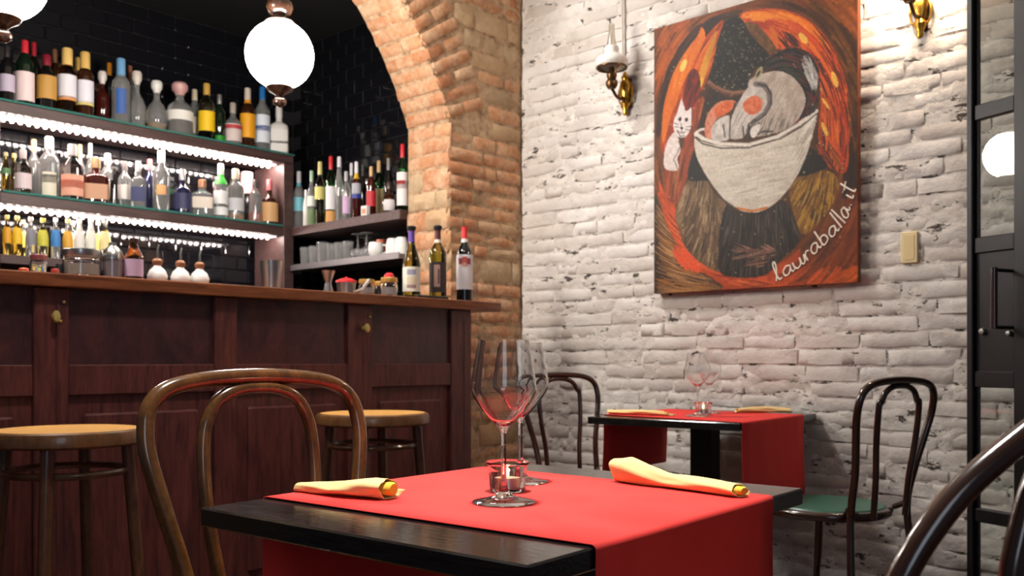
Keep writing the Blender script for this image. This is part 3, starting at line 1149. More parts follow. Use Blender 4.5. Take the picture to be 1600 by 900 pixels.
LOW = [
    (11, 336, 13, F1, 'gold', (238, 214, 120), (220, 160, 30), 'small yellow mixer bottle beside the left post on the short shelf'),
    (27, 337, 15, F1, 'gold', (238, 226, 150), (236, 190, 40), 'small mixer bottle with bright yellow label, second from the left post'),
    (48, 339, 15, F1, 'clear', (230, 214, 206), (130, 130, 140), 'small clear mixer bottle with grey label'),
    (67, 341, 16, F1, 'pale', (232, 216, 90), (206, 200, 70), 'small mixer bottle with olive yellow label'),
    (87, 340, 14, F1, 'clear', (236, 238, 240), (60, 130, 200), 'small clear mixer bottle with blue label'),
    (106, 342, 15, F1, 'clear', (240, 220, 140), (226, 170, 60), 'small clear mixer bottle with orange neck label'),
    (124, 342, 16, F1, 'frost', (240, 238, 236), (236, 232, 226), 'small white labelled mixer bottle above the preserving jar'),
    (142, 340, 16, F1, 'frost', (244, 242, 240), (240, 238, 224), 'small frosted mixer bottle near the end of the short shelf'),
    (36, 344, 15, B1, 'gold', (240, 220, 150), (226, 200, 90), 'small yellow mixer bottle in the rear row by the grey labelled one'),
    (114, 345, 15, B1, 'pale', (240, 236, 220), (236, 226, 180), 'small pale mixer bottle in the rear row of the short shelf'),
    (153, 345, 15, B1, 'pale', (242, 238, 224), (232, 190, 80), 'small pale mixer bottle with ochre label in the rear row'),
    (164, 341, 17, F1, 'pale', (244, 240, 230), (238, 224, 160), 'tall cream labelled bottle at the end of the short shelf'),
]
for px, yt, w, Y, body, cap, lab, tx in LOW:
    bottle(px, yt, w, Z3 + 0.0005, Y=Y, shape='mixer', body=body, cap=cap, label=lab, lab=(.30, .70), text=tx, group=G3, name='mixer_bottle')
XSF, XSB = XT - 0.185, XT - 0.075
ZSD = 1.6705
SIDE = [
    (467, 268, 17, XSF, 'spirit', 'clear', dict(cap=(200, 196, 200), neck=(.74, .86, (90, 160, 176)), label=(110, 176, 190), lab=(.3, .54), text='clear bottle with teal label next to the shelf post')),
    (478, 297, 9, XSF, 'slim', 'frost', dict(cap=(232, 230, 228), text='tiny white bottle between the teal and the lime green ones')),
    (487, 267, 13, XSF, 'spirit', 'clear', dict(cap=(150, 180, 150), liquid=(.32, (130, 200, 30)), label=(220, 226, 214), lab=(.36, .54), text='clear bottle with lime green liqueur')),
    (500, 253, 16, XSF, 'spirit', 'pale', dict(cap=(214, 206, 130), label=(206, 196, 110), lab=(.4, .6), text='pale yellow bottle with olive cap on the side shelf')),
    (517, 244, 16, XSF, 'wine', 'green', dict(cap=(214, 40, 46), label=(226, 222, 226), lab=(.2, .54), band=(.02, .18, (206, 150, 80)), text='green necked bottle with red cap, white label and amber foot')),
    (530, 245, 13, XSF, 'slim', 'clear', dict(cap=(220, 218, 224), text='tall slim clear bottle with white cap on the side shelf')),
    (541, 268, 14, XSF, 'spirit', 'clear', dict(cap=(180, 176, 178), label=(206, 170, 206), lab=(.14, .48), lw=.9, text='clear bottle with round lilac label')),
    (549, 255, 12, XSB, 'spirit', 'clear', dict(cap=(226, 224, 228), text='clear white capped bottle behind the lilac labelled one')),
    (557, 253, 14, XSF, 'spirit', 'dkred', dict(cap=(222, 220, 226), neck=(.7, .8, (220, 180, 60)), label=(170, 170, 180), lab=(.42, .62), band=(.36, .44, (40, 60, 150)), text='dark bottle with white cap, yellow band and blue band')),
    (567, 257, 11, XSB, 'wine', 'dark', dict(cap=(70, 76, 70), text='slim dark bottle in the rear of the side shelf')),
    (580, 260, 15, XSF, 'wine', 'dkred', dict(cap=(206, 166, 110), label=(190, 40, 50), lab=(.2, .5), text='bottle with gold cap and dark red label behind the white carton')),
    (592, 251, 16, XSB, 'wine', 'green', dict(cap=(206, 170, 112), label=(226, 206, 150), lab=(.12, .52), text='bright green bottle with gold cap and cream label')),
    (607, 247, 14, XSB, 'wine', 'dark', dict(cap=(140, 138, 140), text='dark bottle with grey cap behind the round emblem bottle')),
    (608, 284, 24, XSF, 'round', 'brown', dict(cap=(60, 40, 36), label=(206, 200, 200), lab=(.08, .42), lw=.8, text='round dark bottle with pale round emblem label')),
    (629, 225, 18, XSF + .03, 'wine', 'green', dict(cap=(206, 36, 50), label=(232, 222, 220), lab=(.1, .58), band=(.34, .46, (200, 50, 56)), text='green bottle with red cap and red striped label against the brick jamb')),
]
for px, yt, w, X, sh, body, kw in SIDE:
    bottle(px, yt, w, ZSD, X=X, shape=sh, body=body, group=G4, **kw)
q = at(571, 0, X=XSF - .045)
cb = thing('carton', 'small white carton with an orange panel at the edge of the side shelf', 'carton', (q.x, q.y, ZSD), -PI / 2 + 0.1)
MB().box(-.021, .021, -.012, .012, 0, .050, ch=.001).build('box', paint((226, 218, 214)), cb, smooth=False)
MB().box(-.014, .014, -.0128, -.0121, .008, .034).build('printed_panel', paint((206, 130, 100)), cb, smooth=False)

# ------------------------------------------------------------------ glassware on the metal side shelf
ZG = 1.4555


def tumbler(r, h):
    return MB().lathe([(0, 0), (r * .80, 0), (r * .84, .004), (r, h), (r * .93, h), (r * .78, .010), (0, .010)], 18)


tm = [tumbler(.030, .105).mesh('tumbler_mesh', M['clear']), tumbler(.033, .120).mesh('tumbler_mesh', M['clear'])]
seqg = [(477, XSF), (491, XSF), (504, XSF), (518, XSF), (531, XSF), (544, XSF), (484, XSB), (498, XSB), (512, XSB), (526, XSB), (538, XSB)]
ORDN = ('second', 'third', 'fourth', 'fifth', 'sixth')
TXG = ['clear straight tumbler, front row, closest to the shelf post', 'clear straight tumbler, front row, second from the shelf post', 'taller clear tumbler standing out of the front row on the metal shelf',
       'clear straight tumbler, front row, just past the taller one', 'clear straight tumbler, front row, second past the taller one', 'clear straight tumbler, front row, beside the upturned stemmed glass',
       'clear straight tumbler, rear row, closest to the shelf post', 'clear straight tumbler, rear row, second from the shelf post', 'taller clear tumbler in the rear row on the metal shelf',
       'clear straight tumbler, rear row, just past the taller one', 'clear straight tumbler, rear row, behind the upturned stemmed glass']
for i, (px, X) in enumerate(seqg):
    q = at(px, 0, X=X)
    o = bpy.data.objects.new('tumbler', tm[1 if px in (504, 512) else 0])
    col.objects.link(o)
    o.location = (q.x, q.y, ZG)
    tx = TXG[i]
    tag(o, tx, 'glass', 'tumblers on the metal shelf')


def upturned_glass(px, X, text):
    q = at(px, 0, X=X)
    o = thing('stemmed_glass', text, 'glass', (q.x, q.y, ZG), 0, 'upturned stemmed glasses on the metal shelf')
    MB().lathe([(.036, 0), (.040, .03), (.036, .05), (.012, .062), (.004, .066), (0, .066), (0, .062), (.010, .058), (.034, .048), (.038, .03), (.034, 0)], 18).build('bowl', M['clear'], o)
    MB().lathe([(.004, .064), (.0035, .12), (.006, .128), (.034, .133), (.034, .136), (0, .137)], 18).build('stem', M['clear'], o)


upturned_glass(559, XSF, 'upturned stemmed glass beside the row of tumblers')
upturned_glass(573, XSF, 'upturned stemmed glass beside the white mug')
upturned_glass(571, XSB, 'upturned stemmed glass in the rear of the metal shelf')
q = at(587, 0, X=XSF - .01)
mg = thing('mug', 'white round mug on the metal shelf below the bottles', 'mug', (q.x, q.y, ZG + .001), -1.0)
MB().lathe([(0, 0), (.024, 0), (.036, .02), (.039, .04), (.036, .07), (.034, .076), (.031, .076), (.033, .06), (.034, .03), (0, .01)], 22).build('cup', GL['white'], mg)
MB().tube(spline([(.034, 0, .062), (.055, 0, .060), (.060, 0, .04), (.050, 0, .022), (.034, 0, .018)], 5), .005, 8).build('handle', GL['white'], mg)
for px, X, tx in ((598, XSB, 'copper coloured cup behind the white mug'), ):
    q = at(px, 0, X=X)
    o = MB().lathe([(0, 0), (.028, 0), (.034, .11), (.032, .11), (.026, .004), (0, .004)], 20).build('cup', paint((186, 104, 74), 0.3, 0.7))
    o.location = (q.x, q.y, ZG)
    tag(o, tx, 'cup')
for px, X, tx in ((613, XSF, 'white tapered cup on the metal shelf, second from the brick jamb'), (627, XSF, 'white tapered cup on the metal shelf right against the brick jamb')):
    q = at(px, 0, X=X)
    o = MB().lathe([(0, 0), (.030, 0), (.034, .05), (.026, .085), (.022, .088), (.022, .083), (.03, .05), (.026, .004), (0, .004)], 20).build('cup', GL['white'])
    o.location = (q.x, q.y, ZG)
    tag(o, tx, 'cup', 'white cups on the metal shelf')

# ------------------------------------------------------------------ things on the countertop
ZK = ZCT + 0.0006


def on_counter(px, back):
    q = at(px, 0, Y=YF + back)
    return q.x, q.y


def wine_bottle(px, ytop, wpx, back, z0, text, glassm, foil, ring, label, emblem, stopper):
    x, y = on_counter(px, back)
    d = depth((x, y))
    h = H + (HY - ytop) * d / F - z0
    r = wpx * d / F / 2
    o = thing('wine_bottle', text, 'bottle', (x, y, z0), math.atan2(y, x) - PI / 2 + PI, 'wine bottles on the end of the countertop')
    hb = h * (0.955 if stopper else 1.0)
    prof = SHAPES['wine' if px != 643 else 'slope'][0]
    P = [(p[0] * r, p[1] * hb) for p in prof]
    MB().lathe(P, 28).build('body', glassm, o, ang=40)
    f0 = .80
    pts = []
    for f in np.linspace(f0, .992, 7):
        pts.append((prof_radius(prof, f)[0] * r * 1.04 + .0004, f * hb))
    pts.append((0, hb * .998))
    MB().lathe(pts, 20).build('foil', paint(foil, 0.4), o)
    if ring:
        pts = [(prof_radius(prof, f)[0] * r * 1.07 + .0006, f * hb) for f in np.linspace(.79, .835, 3)]
        MB().lathe(pts, 20).build('neck_band', paint(ring), o)
    if stopper:
        rr = r * .46
        z = hb * .975
        MB().lathe([(0, z), (rr * .9, z), (rr * 1.05, z + .006), (rr * 1.12, z + .016), (rr * .7, h), (0, h)], 16).build('stopper', M['rubber'], o)
    pts = [(r * 1.012 + .0004, f * hb) for f in (label[0], label[1])]
    lb_ = MB().lathe(pts, 24, a0=PI / 2 - 1.3, a1=PI / 2 + 1.3).build('label', paint(label[2], 0.6), o)
    for (f0, f1, a0, a1, colr) in emblem:
        pts = [(r * 1.02 + .0008, f * hb) for f in np.linspace(f0, f1, 4)]
        MB().lathe(pts, 12, a0=PI / 2 + a0, a1=PI / 2 + a1).build('label_print', paint(colr, 0.6), lb_)
    return o


tz = ZK + 0.014
wine_bottle(643, 353, 28, .10, tz, 'olive green wine bottle with purple foil, black stopper and cream label', GL['olive'], (92, 62, 150), None, (.05, .42, (224, 220, 206)),
            [(.30, .38, -.5, .5, (150, 150, 170)), (.16, .27, -.5, .5, (206, 190, 160)), (.10, .15, -.5, .5, (150, 120, 120))], True)
wine_bottle(684, 352, 27, .10, tz, 'olive green wine bottle with maroon foil, black stopper and dark pictorial label', GL['olive'], (86, 40, 40), (214, 206, 194), (.06, .50, (52, 42, 44)),
            [(.14, .46, -.45, .25, (176, 140, 130)), (.18, .40, .02, .18, (60, 40, 44))], True)
wine_bottle(726, 354, 26, .10, ZK, 'dark wine bottle with bright red capsule and white label, unstoppered', GL['dark'], (206, 46, 50), (222, 216, 214), (.16, .62, (226, 224, 230)),
            [(.49, .57, -.75, -.2, (150, 70, 70)), (.51, .59, -.3, .3, (190, 80, 80)), (.49, .57, .2, .75, (150, 70, 70)), (.46, .51, -.35, .35, (206, 150, 140))], False)
x, y = on_counter(664, .10)
o = MB().box(-.090, .090, -.055, .055, 0, .014, ch=.004).build('bottle_tray', M['rubber'], smooth=False)
o.location = (x, y, ZK)
tag(o, 'flat black rubber tray under the two stoppered wine bottles', 'tray')


def jar(px, ytop, wpx, back, lid, text, knob=None, content=None, name='jar'):
    x, y = on_counter(px, back)
    d = depth((x, y))
    h = H + (HY - ytop) * d / F - ZK
    r = wpx * d / F / 2
    o = thing(name, text, 'jar', (x, y, ZK))
    MB().lathe([(0, 0), (r * .9, 0), (r, .006), (r, h * .62), (r * .86, h * .72), (r * .86, h * .78), (r * .80, h * .78), (r * .80, h * .70), (r * .93, h * .60), (r * .93, .01), (0, .01)], 22).build('glass_body', M['glass'], o)
    l = MB().lathe([(0, h * .76), (r * .94, h * .76), (r * .96, h * .80), (r * .96, h * .97), (r * .88, h), (0, h)], 22).build('lid', lid, o)
    if content:
        MB().lathe([(0, .012), (r * .9, .012), (r * .9, h * .5), (0, h * .52)], 18).build('contents', content, o)
    if knob:
        MB().lathe([(r * .6, h), (r * .55, h + .012), (r * .3, h + .02), (0, h + .021)], 16).build('knob', knob, l)
    return o


gold_lid = paint((206, 160, 84), 0.35, 0.5)
jar(573, 437, 26, .13, gold_lid, 'small glass jar with flat gold lid near the steel jigger', content=paint((206, 200, 196)))
jar(592, 440, 20, .24, gold_lid, 'small glass jar with gold lid standing behind the other two jars')
jar(608, 434, 27, .12, gold_lid, 'small glass jar with gold lid and red knob beside the tray', knob=paint((200, 40, 44)), content=paint((206, 200, 196)))
jar(128, 390, 56, .16, M['steel'], 'wide glass preserving jar with metal lid on the countertop', content=paint((206, 200, 186)))
jar(60, 398, 24, .12, paint((150, 80, 84), 0.4), 'small glass jar with dull red lid on the countertop')
x, y = on_counter(513, .14)
o = MB().lathe([(0, .002), (.021, 0), (.0215, .004), (.012, .042), (.012, .046), (.027, .092), (.0255, .092), (.010, .05), (0, .048)], 22).build('jigger', M['steel'])
o.location = (x, y, ZK)
tag(o, 'double ended steel jigger standing on the countertop', 'jigger')
x, y = on_counter(424, .22)
o = MB().lathe([(0, 0), (.034, 0), (.046, .12), (.047, .121), (.045, .121), (.033, .004), (0, .004)], 26).build('shaker_cup', M['steel'])
o.location = (x, y, ZK)
tag(o, 'open steel mixing cup on the countertop beside the shelf post', 'cup')
x, y = on_counter(541, .24)
o = thing('steel_tub', 'dark steel tub with a red lid behind the jigger', 'container', (x, y, ZK))
MB().lathe([(0, 0), (.034, 0), (.040, .06), (0, .06)], 20).build('tub', M['steel'], o)
MB().lathe([(.044, .06), (.043, .068), (.02, .078), (.008, .080), (0, .086)], 20).build('lid', paint((196, 40, 44), 0.4), o)
x, y = on_counter(566, .07)
o = MB().tube([(-.045, 0, .008), (.0, 0, .020), (.05, 0.02, .062)], [.006, .007, .008], 8).build('bar_spoon', M['steel'])
o.location = (x, y, ZK)
tag(o, 'steel bar utensil lying slanted beside the gold lidded jars', 'utensil')
# shaker dome, amber bottle, three pouring flasks
x, y = on_counter(176, .14)
o = thing('cocktail_shaker', 'glass cocktail shaker with domed steel top on the countertop', 'shaker', (x, y, ZK))
MB().lathe([(0, 0), (.028, 0), (.031, .07), (0, .072)], 22).build('beaker', paint((150, 140, 142), 0.2, 0.5), o)
MB().lathe([(.033, .066), (.033, .078), (.028, .095), (.016, .108), (.012, .112), (.012, .122), (0, .124)], 22).build('dome', M['steel'], o)
x, y = on_counter(209, .12)
bottle(209, 372, 28, ZK, pos=(x, y), hgt=H + (HY - 372) * depth((x, y)) / F - ZK, shape='mixer', body='amber', cap=(60, 40, 30), label=(190, 160, 186), lab=(.1, .5), name='amber_bottle',
       text='small amber bottle with lilac label on the countertop')
FL = [(246, 382, 'first'), (282, 387, 'middle'), (312, 390, 'last')]
for (px, yt, w_), tx in zip(FL, ('white flask with cork and steel pourer next to the amber bottle', 'white flask with cork and steel pourer between two alike', 'white flask with cork and steel pourer farthest from the amber bottle')):
    x, y = on_counter(px, .13)
    d = depth((x, y))
    h = H + (HY - yt) * d / F - ZK
    o = thing('pouring_flask', tx, 'flask', (x, y, ZK), 0.4, 'white pouring flasks on the countertop')
    MB().lathe([(0, 0), (.024, 0), (.032, .012), (.033, .024), (.026, .042), (.013, .054), (.011, .060), (0, .060)], 22).build('flask', GL['white'], o)
    ck = MB().lathe([(0, .056), (.010, .056), (.016, .064), (.017, .074), (.010, .082), (0, .082)], 16).build('cork', paint((150, 96, 62), 0.6), o)
    MB().tube([(0, 0, .080), (0, 0, h * .85), (.006, 0, h)], [.0045, .0035, .003], 8).build('spout', M['steel'], ck)
for px, back, colr, r, h, tx in ((37, .08, (220, 96, 50), .014, .014, 'small orange bottle cap lying on the countertop'), (86, .09, (160, 50, 40), .012, .020, 'small dark red cork stopper on the countertop'), (93, .16, (22, 20, 22), .012, .042, 'small black pourer stub standing by the preserving jar')):
    x, y = on_counter(px, back)
    o = MB().lathe([(0, 0), (r, 0), (r, h * .8), (r * .8, h), (0, h)], 14).build('stopper', paint(colr))
    o.name = 'bottle_stopper'
    o.location = (x, y, ZK)
    tag(o, tx, 'stopper')

# ------------------------------------------------------------------ pendant globes


def pendant(px, cyy, diam_px_D, text):
    q = at(px, cyy, D=diam_px_D)
    r = 0.127
    o = thing('globe_pendant', text, 'lamp', (q.x, q.y, q.z), 0, 'globe pendants over the bar')
    MB().lathe([(r * math.sin(a), -r * math.cos(a)) for a in np.linspace(0.30, PI - 0.30, 28)], 40).build('globe', M['globe'], o)
    MB().lathe([(0, .113), (.050, .115), (.056, .122), (.050, .130), (.026, .136), (.022, .143), (.026, .150), (.042, .160), (.050, .178), (.046, .198), (.030, .212), (.022, .220), (.024, .228), (0, .230)], 28).build('upper_knob', M['lamp_wood'], o)
    b_ = MB().lathe([(0, -.113), (.046, -.115), (.052, -.124), (.044, -.136), (.022, -.148), (.014, -.158), (.020, -.164), (.026, -.176), (.024, -.186), (.012, -.196), (0, -.199)], 28).build('lower_knob', M['lamp_wood'], o)
    MB().tube([(0, 0, .228), (0, 0, ZC - q.z)], .008, 8).build('rod', M['brass_dark'], o)
    return q


pg = pendant(437, 86, 3.5, 'lit white globe pendant between turned wooden knobs, in front of the arch')
at0 = at(437, None, D=3.5)
pq = at(5, None, Y=at0.y)
pendant(5, HY - (pg.z - H) * F / depth(pq), depth(pq), 'lit white globe pendant above the left end of the bar')
# ------------------------------------------------------------------ bentwood chairs
HOOP = [(0.205, 0.0), (0.178, .20), (.156, .40), (.150, .50), (.158, .60), (.180, .70), (.198, .78), (.200, .825), (.190, .861), (.160, .886), (.10, .899), (0, .904)]


HOOPF = [(w * .97, z * .962) for w, z in HOOP]


def chair(text, x, y, face, wood_m='bentwood_dark', seat_m='cane', hoop=HOOP, inner=0.098, lean=0.19, group='bentwood chairs at the tables', rt=0.0125, ipts=None, seat_z=.450, leg_ring=.15):
    """face: heading of the seat front; the hoop leans away from it."""
    o = thing('bentwood_chair', text, 'chair', (x, y, 0), face - PI / 2, group)
    yl = lambda z: -0.195 - (max(z - .45, 0) * lean) + (min(z - .45, 0) * .10)
    right = [Vector((w, yl(z), z)) for w, z in hoop]
    left = [Vector((-w, yl(z), z)) for w, z in hoop[::-1][1:]]
    path = spline(right + left, 7)
    MB().tube(path, rt, 12).build('hoop_frame', M[wood_m], o)
    ih = [(w, z) for w, z in hoop if z > .45]
    zt = hoop[-1][1]
    pts = [(.088, seat_z - .01), (.092, .56), (.106, .66), (.112, .74), (.110, .80), (.101, zt - .068), (.080, zt - .038), (.044, zt - .022), (0, zt - .018)] if inner else []
    k = inner / .105
    if ipts:
        pts, k = ipts, 1.0
    yi = lambda z: yl(z) - .036 * max(0.0, 1 - (z - .45) / (zt - .47)) ** .8
    right = [Vector((w * k, yi(z), z)) for w, z in pts]
    left = [Vector((-w * k, yi(z), z)) for w, z in pts[::-1][1:]]
    MB().tube(spline(right + left, 7), rt * .82, 10).build('inner_hoop', M[wood_m], o)
    MB().lathe([(0, seat_z - .006), (.182, seat_z - .006), (.186, seat_z), (.180, seat_z + .006), (0, seat_z + .004)], 40).build('seat', M[seat_m], o)
    MB().tube([(0.194 * math.cos(a), 0.194 * math.sin(a), seat_z - .012) for a in np.linspace(0, 2 * PI, 40, endpoint=False)], .015, 10, closed=True).build('seat_rim', M[wood_m], o)
    for s in (-1, 1):
        MB().tube(spline([(s * .135, .130, seat_z - .02), (s * .150, .150, .25), (s * .172, .185, 0.0)], 4), [.0145] * 5 + [.012] * 4, 10).build('leg', M[wood_m], o)
        MB().tube(spline([(s * .150, yl(.47) + .004, .47), (s * .120, -.165, .452), (s * .085, -.180, .447)], 5), .010, 8).build('bracket', M[wood_m], o)
    MB().tube([(0.150 * math.cos(a), 0.150 * math.sin(a) - .004, leg_ring) for a in np.linspace(0, 2 * PI, 36, endpoint=False)], .010, 8, closed=True).build('leg_ring', M[wood_m], o)
    return o


chair('brown bentwood chair with round hoop back pushed against the near table, before the bar', .840, 1.058, -PI / 2 + 0.03, 'bentwood', 'cane', rt=.0130)
# the two chairs of the far table
q = ld(1.160, 2.905)
fd = -.56 * rgt + .83 * fwd
chair('dark bentwood chair with green seat in front of the white wall by the iron door', q.x + .2 * fd.x, q.y + .2 * fd.y, math.atan2(fd.y, fd.x), 'bentwood_dark', 'green_seat', rt=.0120, hoop=HOOPF)
q = ld(.213, 3.88)
fd2 = .53 * rgt - .848 * fwd
chair('dark bentwood chair between the far table and the brick corner', q.x + .245 * fd2.x, q.y + .245 * fd2.y, math.atan2(fd2.y, fd2.x), 'bentwood_dark', 'green_seat', rt=.0120, hoop=HOOPF)
# nearest chair: only the shoulder of its wide hoop is in the picture
P1, P2 = at(1410, 900, D=.70), at(1600, 676, D=.72)
ax = Vector((P2.x - P1.x, P2.y - P1.y)).normalized()
u2 = (Vector((P2.x, P2.y)) - Vector((P1.x, P1.y))).length
wide = .262
zz1, zz2 = P1.z, P2.z
hoop4 = [(0.215, 0.0), (0.19, .25), (.185, .45), (.21, .57), (wide - .022, .66), (wide - .006, .72), (wide - .012, zz1), (wide - .012 - u2 * .42, zz1 + (zz2 - zz1) * .56), (wide - .012 - u2, zz2), (.085, zz2 + .038), (.04, zz2 + .052), (0, zz2 + .056)]
nf = Vector((-ax.y, ax.x))
if nf.dot(fwd) < 0:
    nf = -nf
ctr = Vector((P1.x, P1.y)) + ax * (wide - .012)
off = 0.195 + (zz1 - .45) * .05
fc = ctr + nf * off
chair('brown bentwood chair nearest the camera, only its wide hoop back showing', fc.x, fc.y, math.atan2(nf.y, nf.x), 'bentwood_dark', 'cane', hoop=hoop4, ipts=[(.12, .44), (.155, .58), (.168, .68), (.170, .74), (.162, .79), (.135, zz2 - .02), (.080, zz2 + .022), (.035, zz2 + .036), (0, zz2 + .040)], lean=.05, rt=.0110)

# ------------------------------------------------------------------ bar stools


def stool(text, px, rot):
    q = at(px, 0, Y=2.50)
    o = thing('bar_stool', text, 'stool', (q.x, q.y, 0), 0, 'bar stools in front of the bar')
    zs = .750
    MB().lathe([(0, zs - .003), (.165, zs - .003), (.178, zs), (.182, zs - .002)], 44).build('seat', M['cane'], o)
    MB().lathe([(.180, zs + .001), (.190, zs - .003), (.194, zs - .014), (.193, zs - .034), (.185, zs - .040), (.150, zs - .040), (.150, zs - .010), (.178, zs - .004)], 44).build('seat_rim', M['seat_rim_wood'], o)
    f0 = math.atan2(rgt.y, rgt.x)
    for k in range(4):
        a = f0 + R(rot + 90 * k)
        c_, s_ = math.cos(a), math.sin(a)
        MB().tube([(.150 * c_, .150 * s_, zs - .036), (.175 * c_, .175 * s_, .40), (.205 * c_, .205 * s_, 0)], [.0165, .0165, .013], 12).build('leg', M['stool_wood'], o)
    MB().tube([(.146 * math.cos(a), .146 * math.sin(a), .640) for a in np.linspace(0, 2 * PI, 40, endpoint=False)], .0095, 8, closed=True).build('upper_ring', M['stool_wood'], o)
    MB().tube([(.178 * math.cos(a), .178 * math.sin(a), .250) for a in np.linspace(0, 2 * PI, 40, endpoint=False)], .0115, 8, closed=True).build('foot_ring', M['stool_wood'], o)


stool('round cane seated wooden bar stool beside the near chair, left end of the bar', 105, 9)
stool('round cane seated wooden bar stool standing at the right end of the bar', 583, 177)

# ------------------------------------------------------------------ the two tables and what lies on them
TZ = .72
NEAR = (1.0515, .9474, .0657, .735, .594)
FAR = (3.105, 1.855, .086, .723, .606)


def table(p, text, run_text, ml, mr, dl, dr, px_=0.0):
    cx, cy_, a, w, d = p
    o = thing('dining_table', text, 'table', (cx, cy_, 0), a, 'black pedestal tables')
    top = MB().box(-w / 2, w / 2, -d / 2, d / 2, TZ - .027, TZ, ch=.0025).build('tabletop', M['table_black'], o, smooth=False)
    MB().box(px_ - .043, px_ + .043, -.043, .043, .03, TZ - .027, ch=.003).build('pedestal', M['iron'], o, smooth=False)
    MB().box(px_ - .13, px_ + .13, -.13, .13, 0.0, .03, ch=.006).build('base_plate', M['iron'], o, smooth=False)
    # paper runner across the table, hanging over both ends
    sec = []
    r = .006
    dd_ = d / 2 + .0035
    for z in np.linspace(-dl, -.012, 8):
        sec.append((dd_ + .002 * math.sin(z * 18) + .004 * (-z / dl), TZ + z))
    for k in range(5):
        b = k / 4 * PI / 2
        sec.append((dd_ - r + r * math.cos(b), TZ + .0022 - r + r * math.sin(b)))
    for y in np.linspace(d / 2 - .02, -d / 2 + .02, 16):
        sec.append((y, TZ + .0022))
    for k in range(5):
        b = PI / 2 + k / 4 * PI / 2
        sec.append((-dd_ + r + r * math.cos(b), TZ + .0022 - r + r * math.sin(b)))
    for z in np.linspace(-.012, -dr, 8):
        sec.append((-dd_ - .002 * math.sin(z * 16) - .004 * (-z / dr), TZ + z))
    nx_ = 9
    def xr(i, y):
        k = min(max(.5 - y / d, 0), 1)            # 0 at the left end, 1 at the right end
        a0_ = -w / 2 + ml[0] + (mr[0] - ml[0]) * k
        a1_ = w / 2 - ml[1] - (mr[1] - ml[1]) * k
        return a0_ + (a1_ - a0_) * i / (nx_ - 1)
    vs = [(xr(i, y), y + .0015 * math.sin(i * 1.7) * (1 if z < TZ - .03 else 0), z) for i in range(nx_) for y, z in sec]
    m_ = len(sec)
    fs = [(i * m_ + j, i * m_ + j + 1, (i + 1) * m_ + j + 1, (i + 1) * m_ + j) for i in range(nx_ - 1) for j in range(m_ - 1)]
    ro = MB().add(vs, fs).build('table_runner', M['runner'], ang=60)
    ro.location = (cx, cy_, 0)
    ro.rotation_euler = (0, 0, a)
    so = ro.modifiers.new('paper', 'SOLIDIFY')
    so.thickness = .0012
    so.offset = 1
    tag(ro, run_text, 'runner', 'red table runners')
    return o


table(NEAR, 'square black lacquered table nearest the camera, laid for two', 'wide red paper runner over the near black table', (.110, .117), (.118, .130), .235, .235, .115)
table(FAR, 'square black table against the white brick wall, laid for two', 'wide red paper runner over the far table by the wall', (.120, .090), (.006, .150), .225, .300)
ZT = TZ + .0036


def goblet_meshes():
    out_ = [(0, 0), (.044, 0), (.0455, .0015), (.044, .003), (.030, .0055), (.014, .010), (.007, .018), (.0042, .035), (.0038, .070), (.0042, .098), (.0065, .108), (.016, .117), (.030, .1325), (.043, .151), (.0472, .160), (.0478, .166), (.0462, .182), (.0425, .206), (.0362, .236)]
    inn = [(.0354, .236), (.0416, .206), (.0453, .182), (.0469, .166), (.0463, .1605), (.0422, .1525), (.0292, .1345), (.0155, .1195), (.006, .1125), (0, .1115)]
    return MB().lathe(out_ + inn, 48)


GM = goblet_meshes().mesh('goblet_mesh', M['glass'], True, 60)


def goblet(x, y, z, text):
    o = bpy.data.objects.new('wine_glass', GM)
    col.objects.link(o)
    o.location = (x, y, z)
    tag(o, text, 'glass', 'empty stemmed wine glasses')


def votive(x, y, z, text):
    o = thing('candle_holder', text, 'candle', (x, y, z), 0, 'glass candle holders')
    MB().lathe([(0, 0), (.026, 0), (.028, .003), (.030, .035), (.0315, .041), (.036, .045), (.0365, .047), (.0345, .047), (.0298, .043), (.0278, .035), (.026, .008), (0, .006)], 36).build('glass_cup', M['glass'], o)
    c = MB().lathe([(0, .0065), (.020, .0065), (.0205, .007), (.0205, .023), (.0198, .023), (.0195, .021), (0, .021)], 28).build('tealight', M['tin'], o)
    MB().lathe([(0, .0205), (.0193, .0205), (.0193, .0225), (.004, .0220), (0, .022)], 24).build('wax', M['wax'], c)
    MB().lathe([(0, .0235), (.0022, .0255), (.0030, .0290), (.0022, .0340), (.0008, .0390), (0, .041)], 12).build('flame', M['flame'], c)
    d = bpy.data.lights.new('candle_light', 'POINT')
    d.energy = 1.0
    d.color = (1, .62, .3)
    d.shadow_soft_size = .004
    l_ = bpy.data.objects.new('candle_light', d)
    col.objects.link(l_)
    l_.location = (x, y, z + .034)


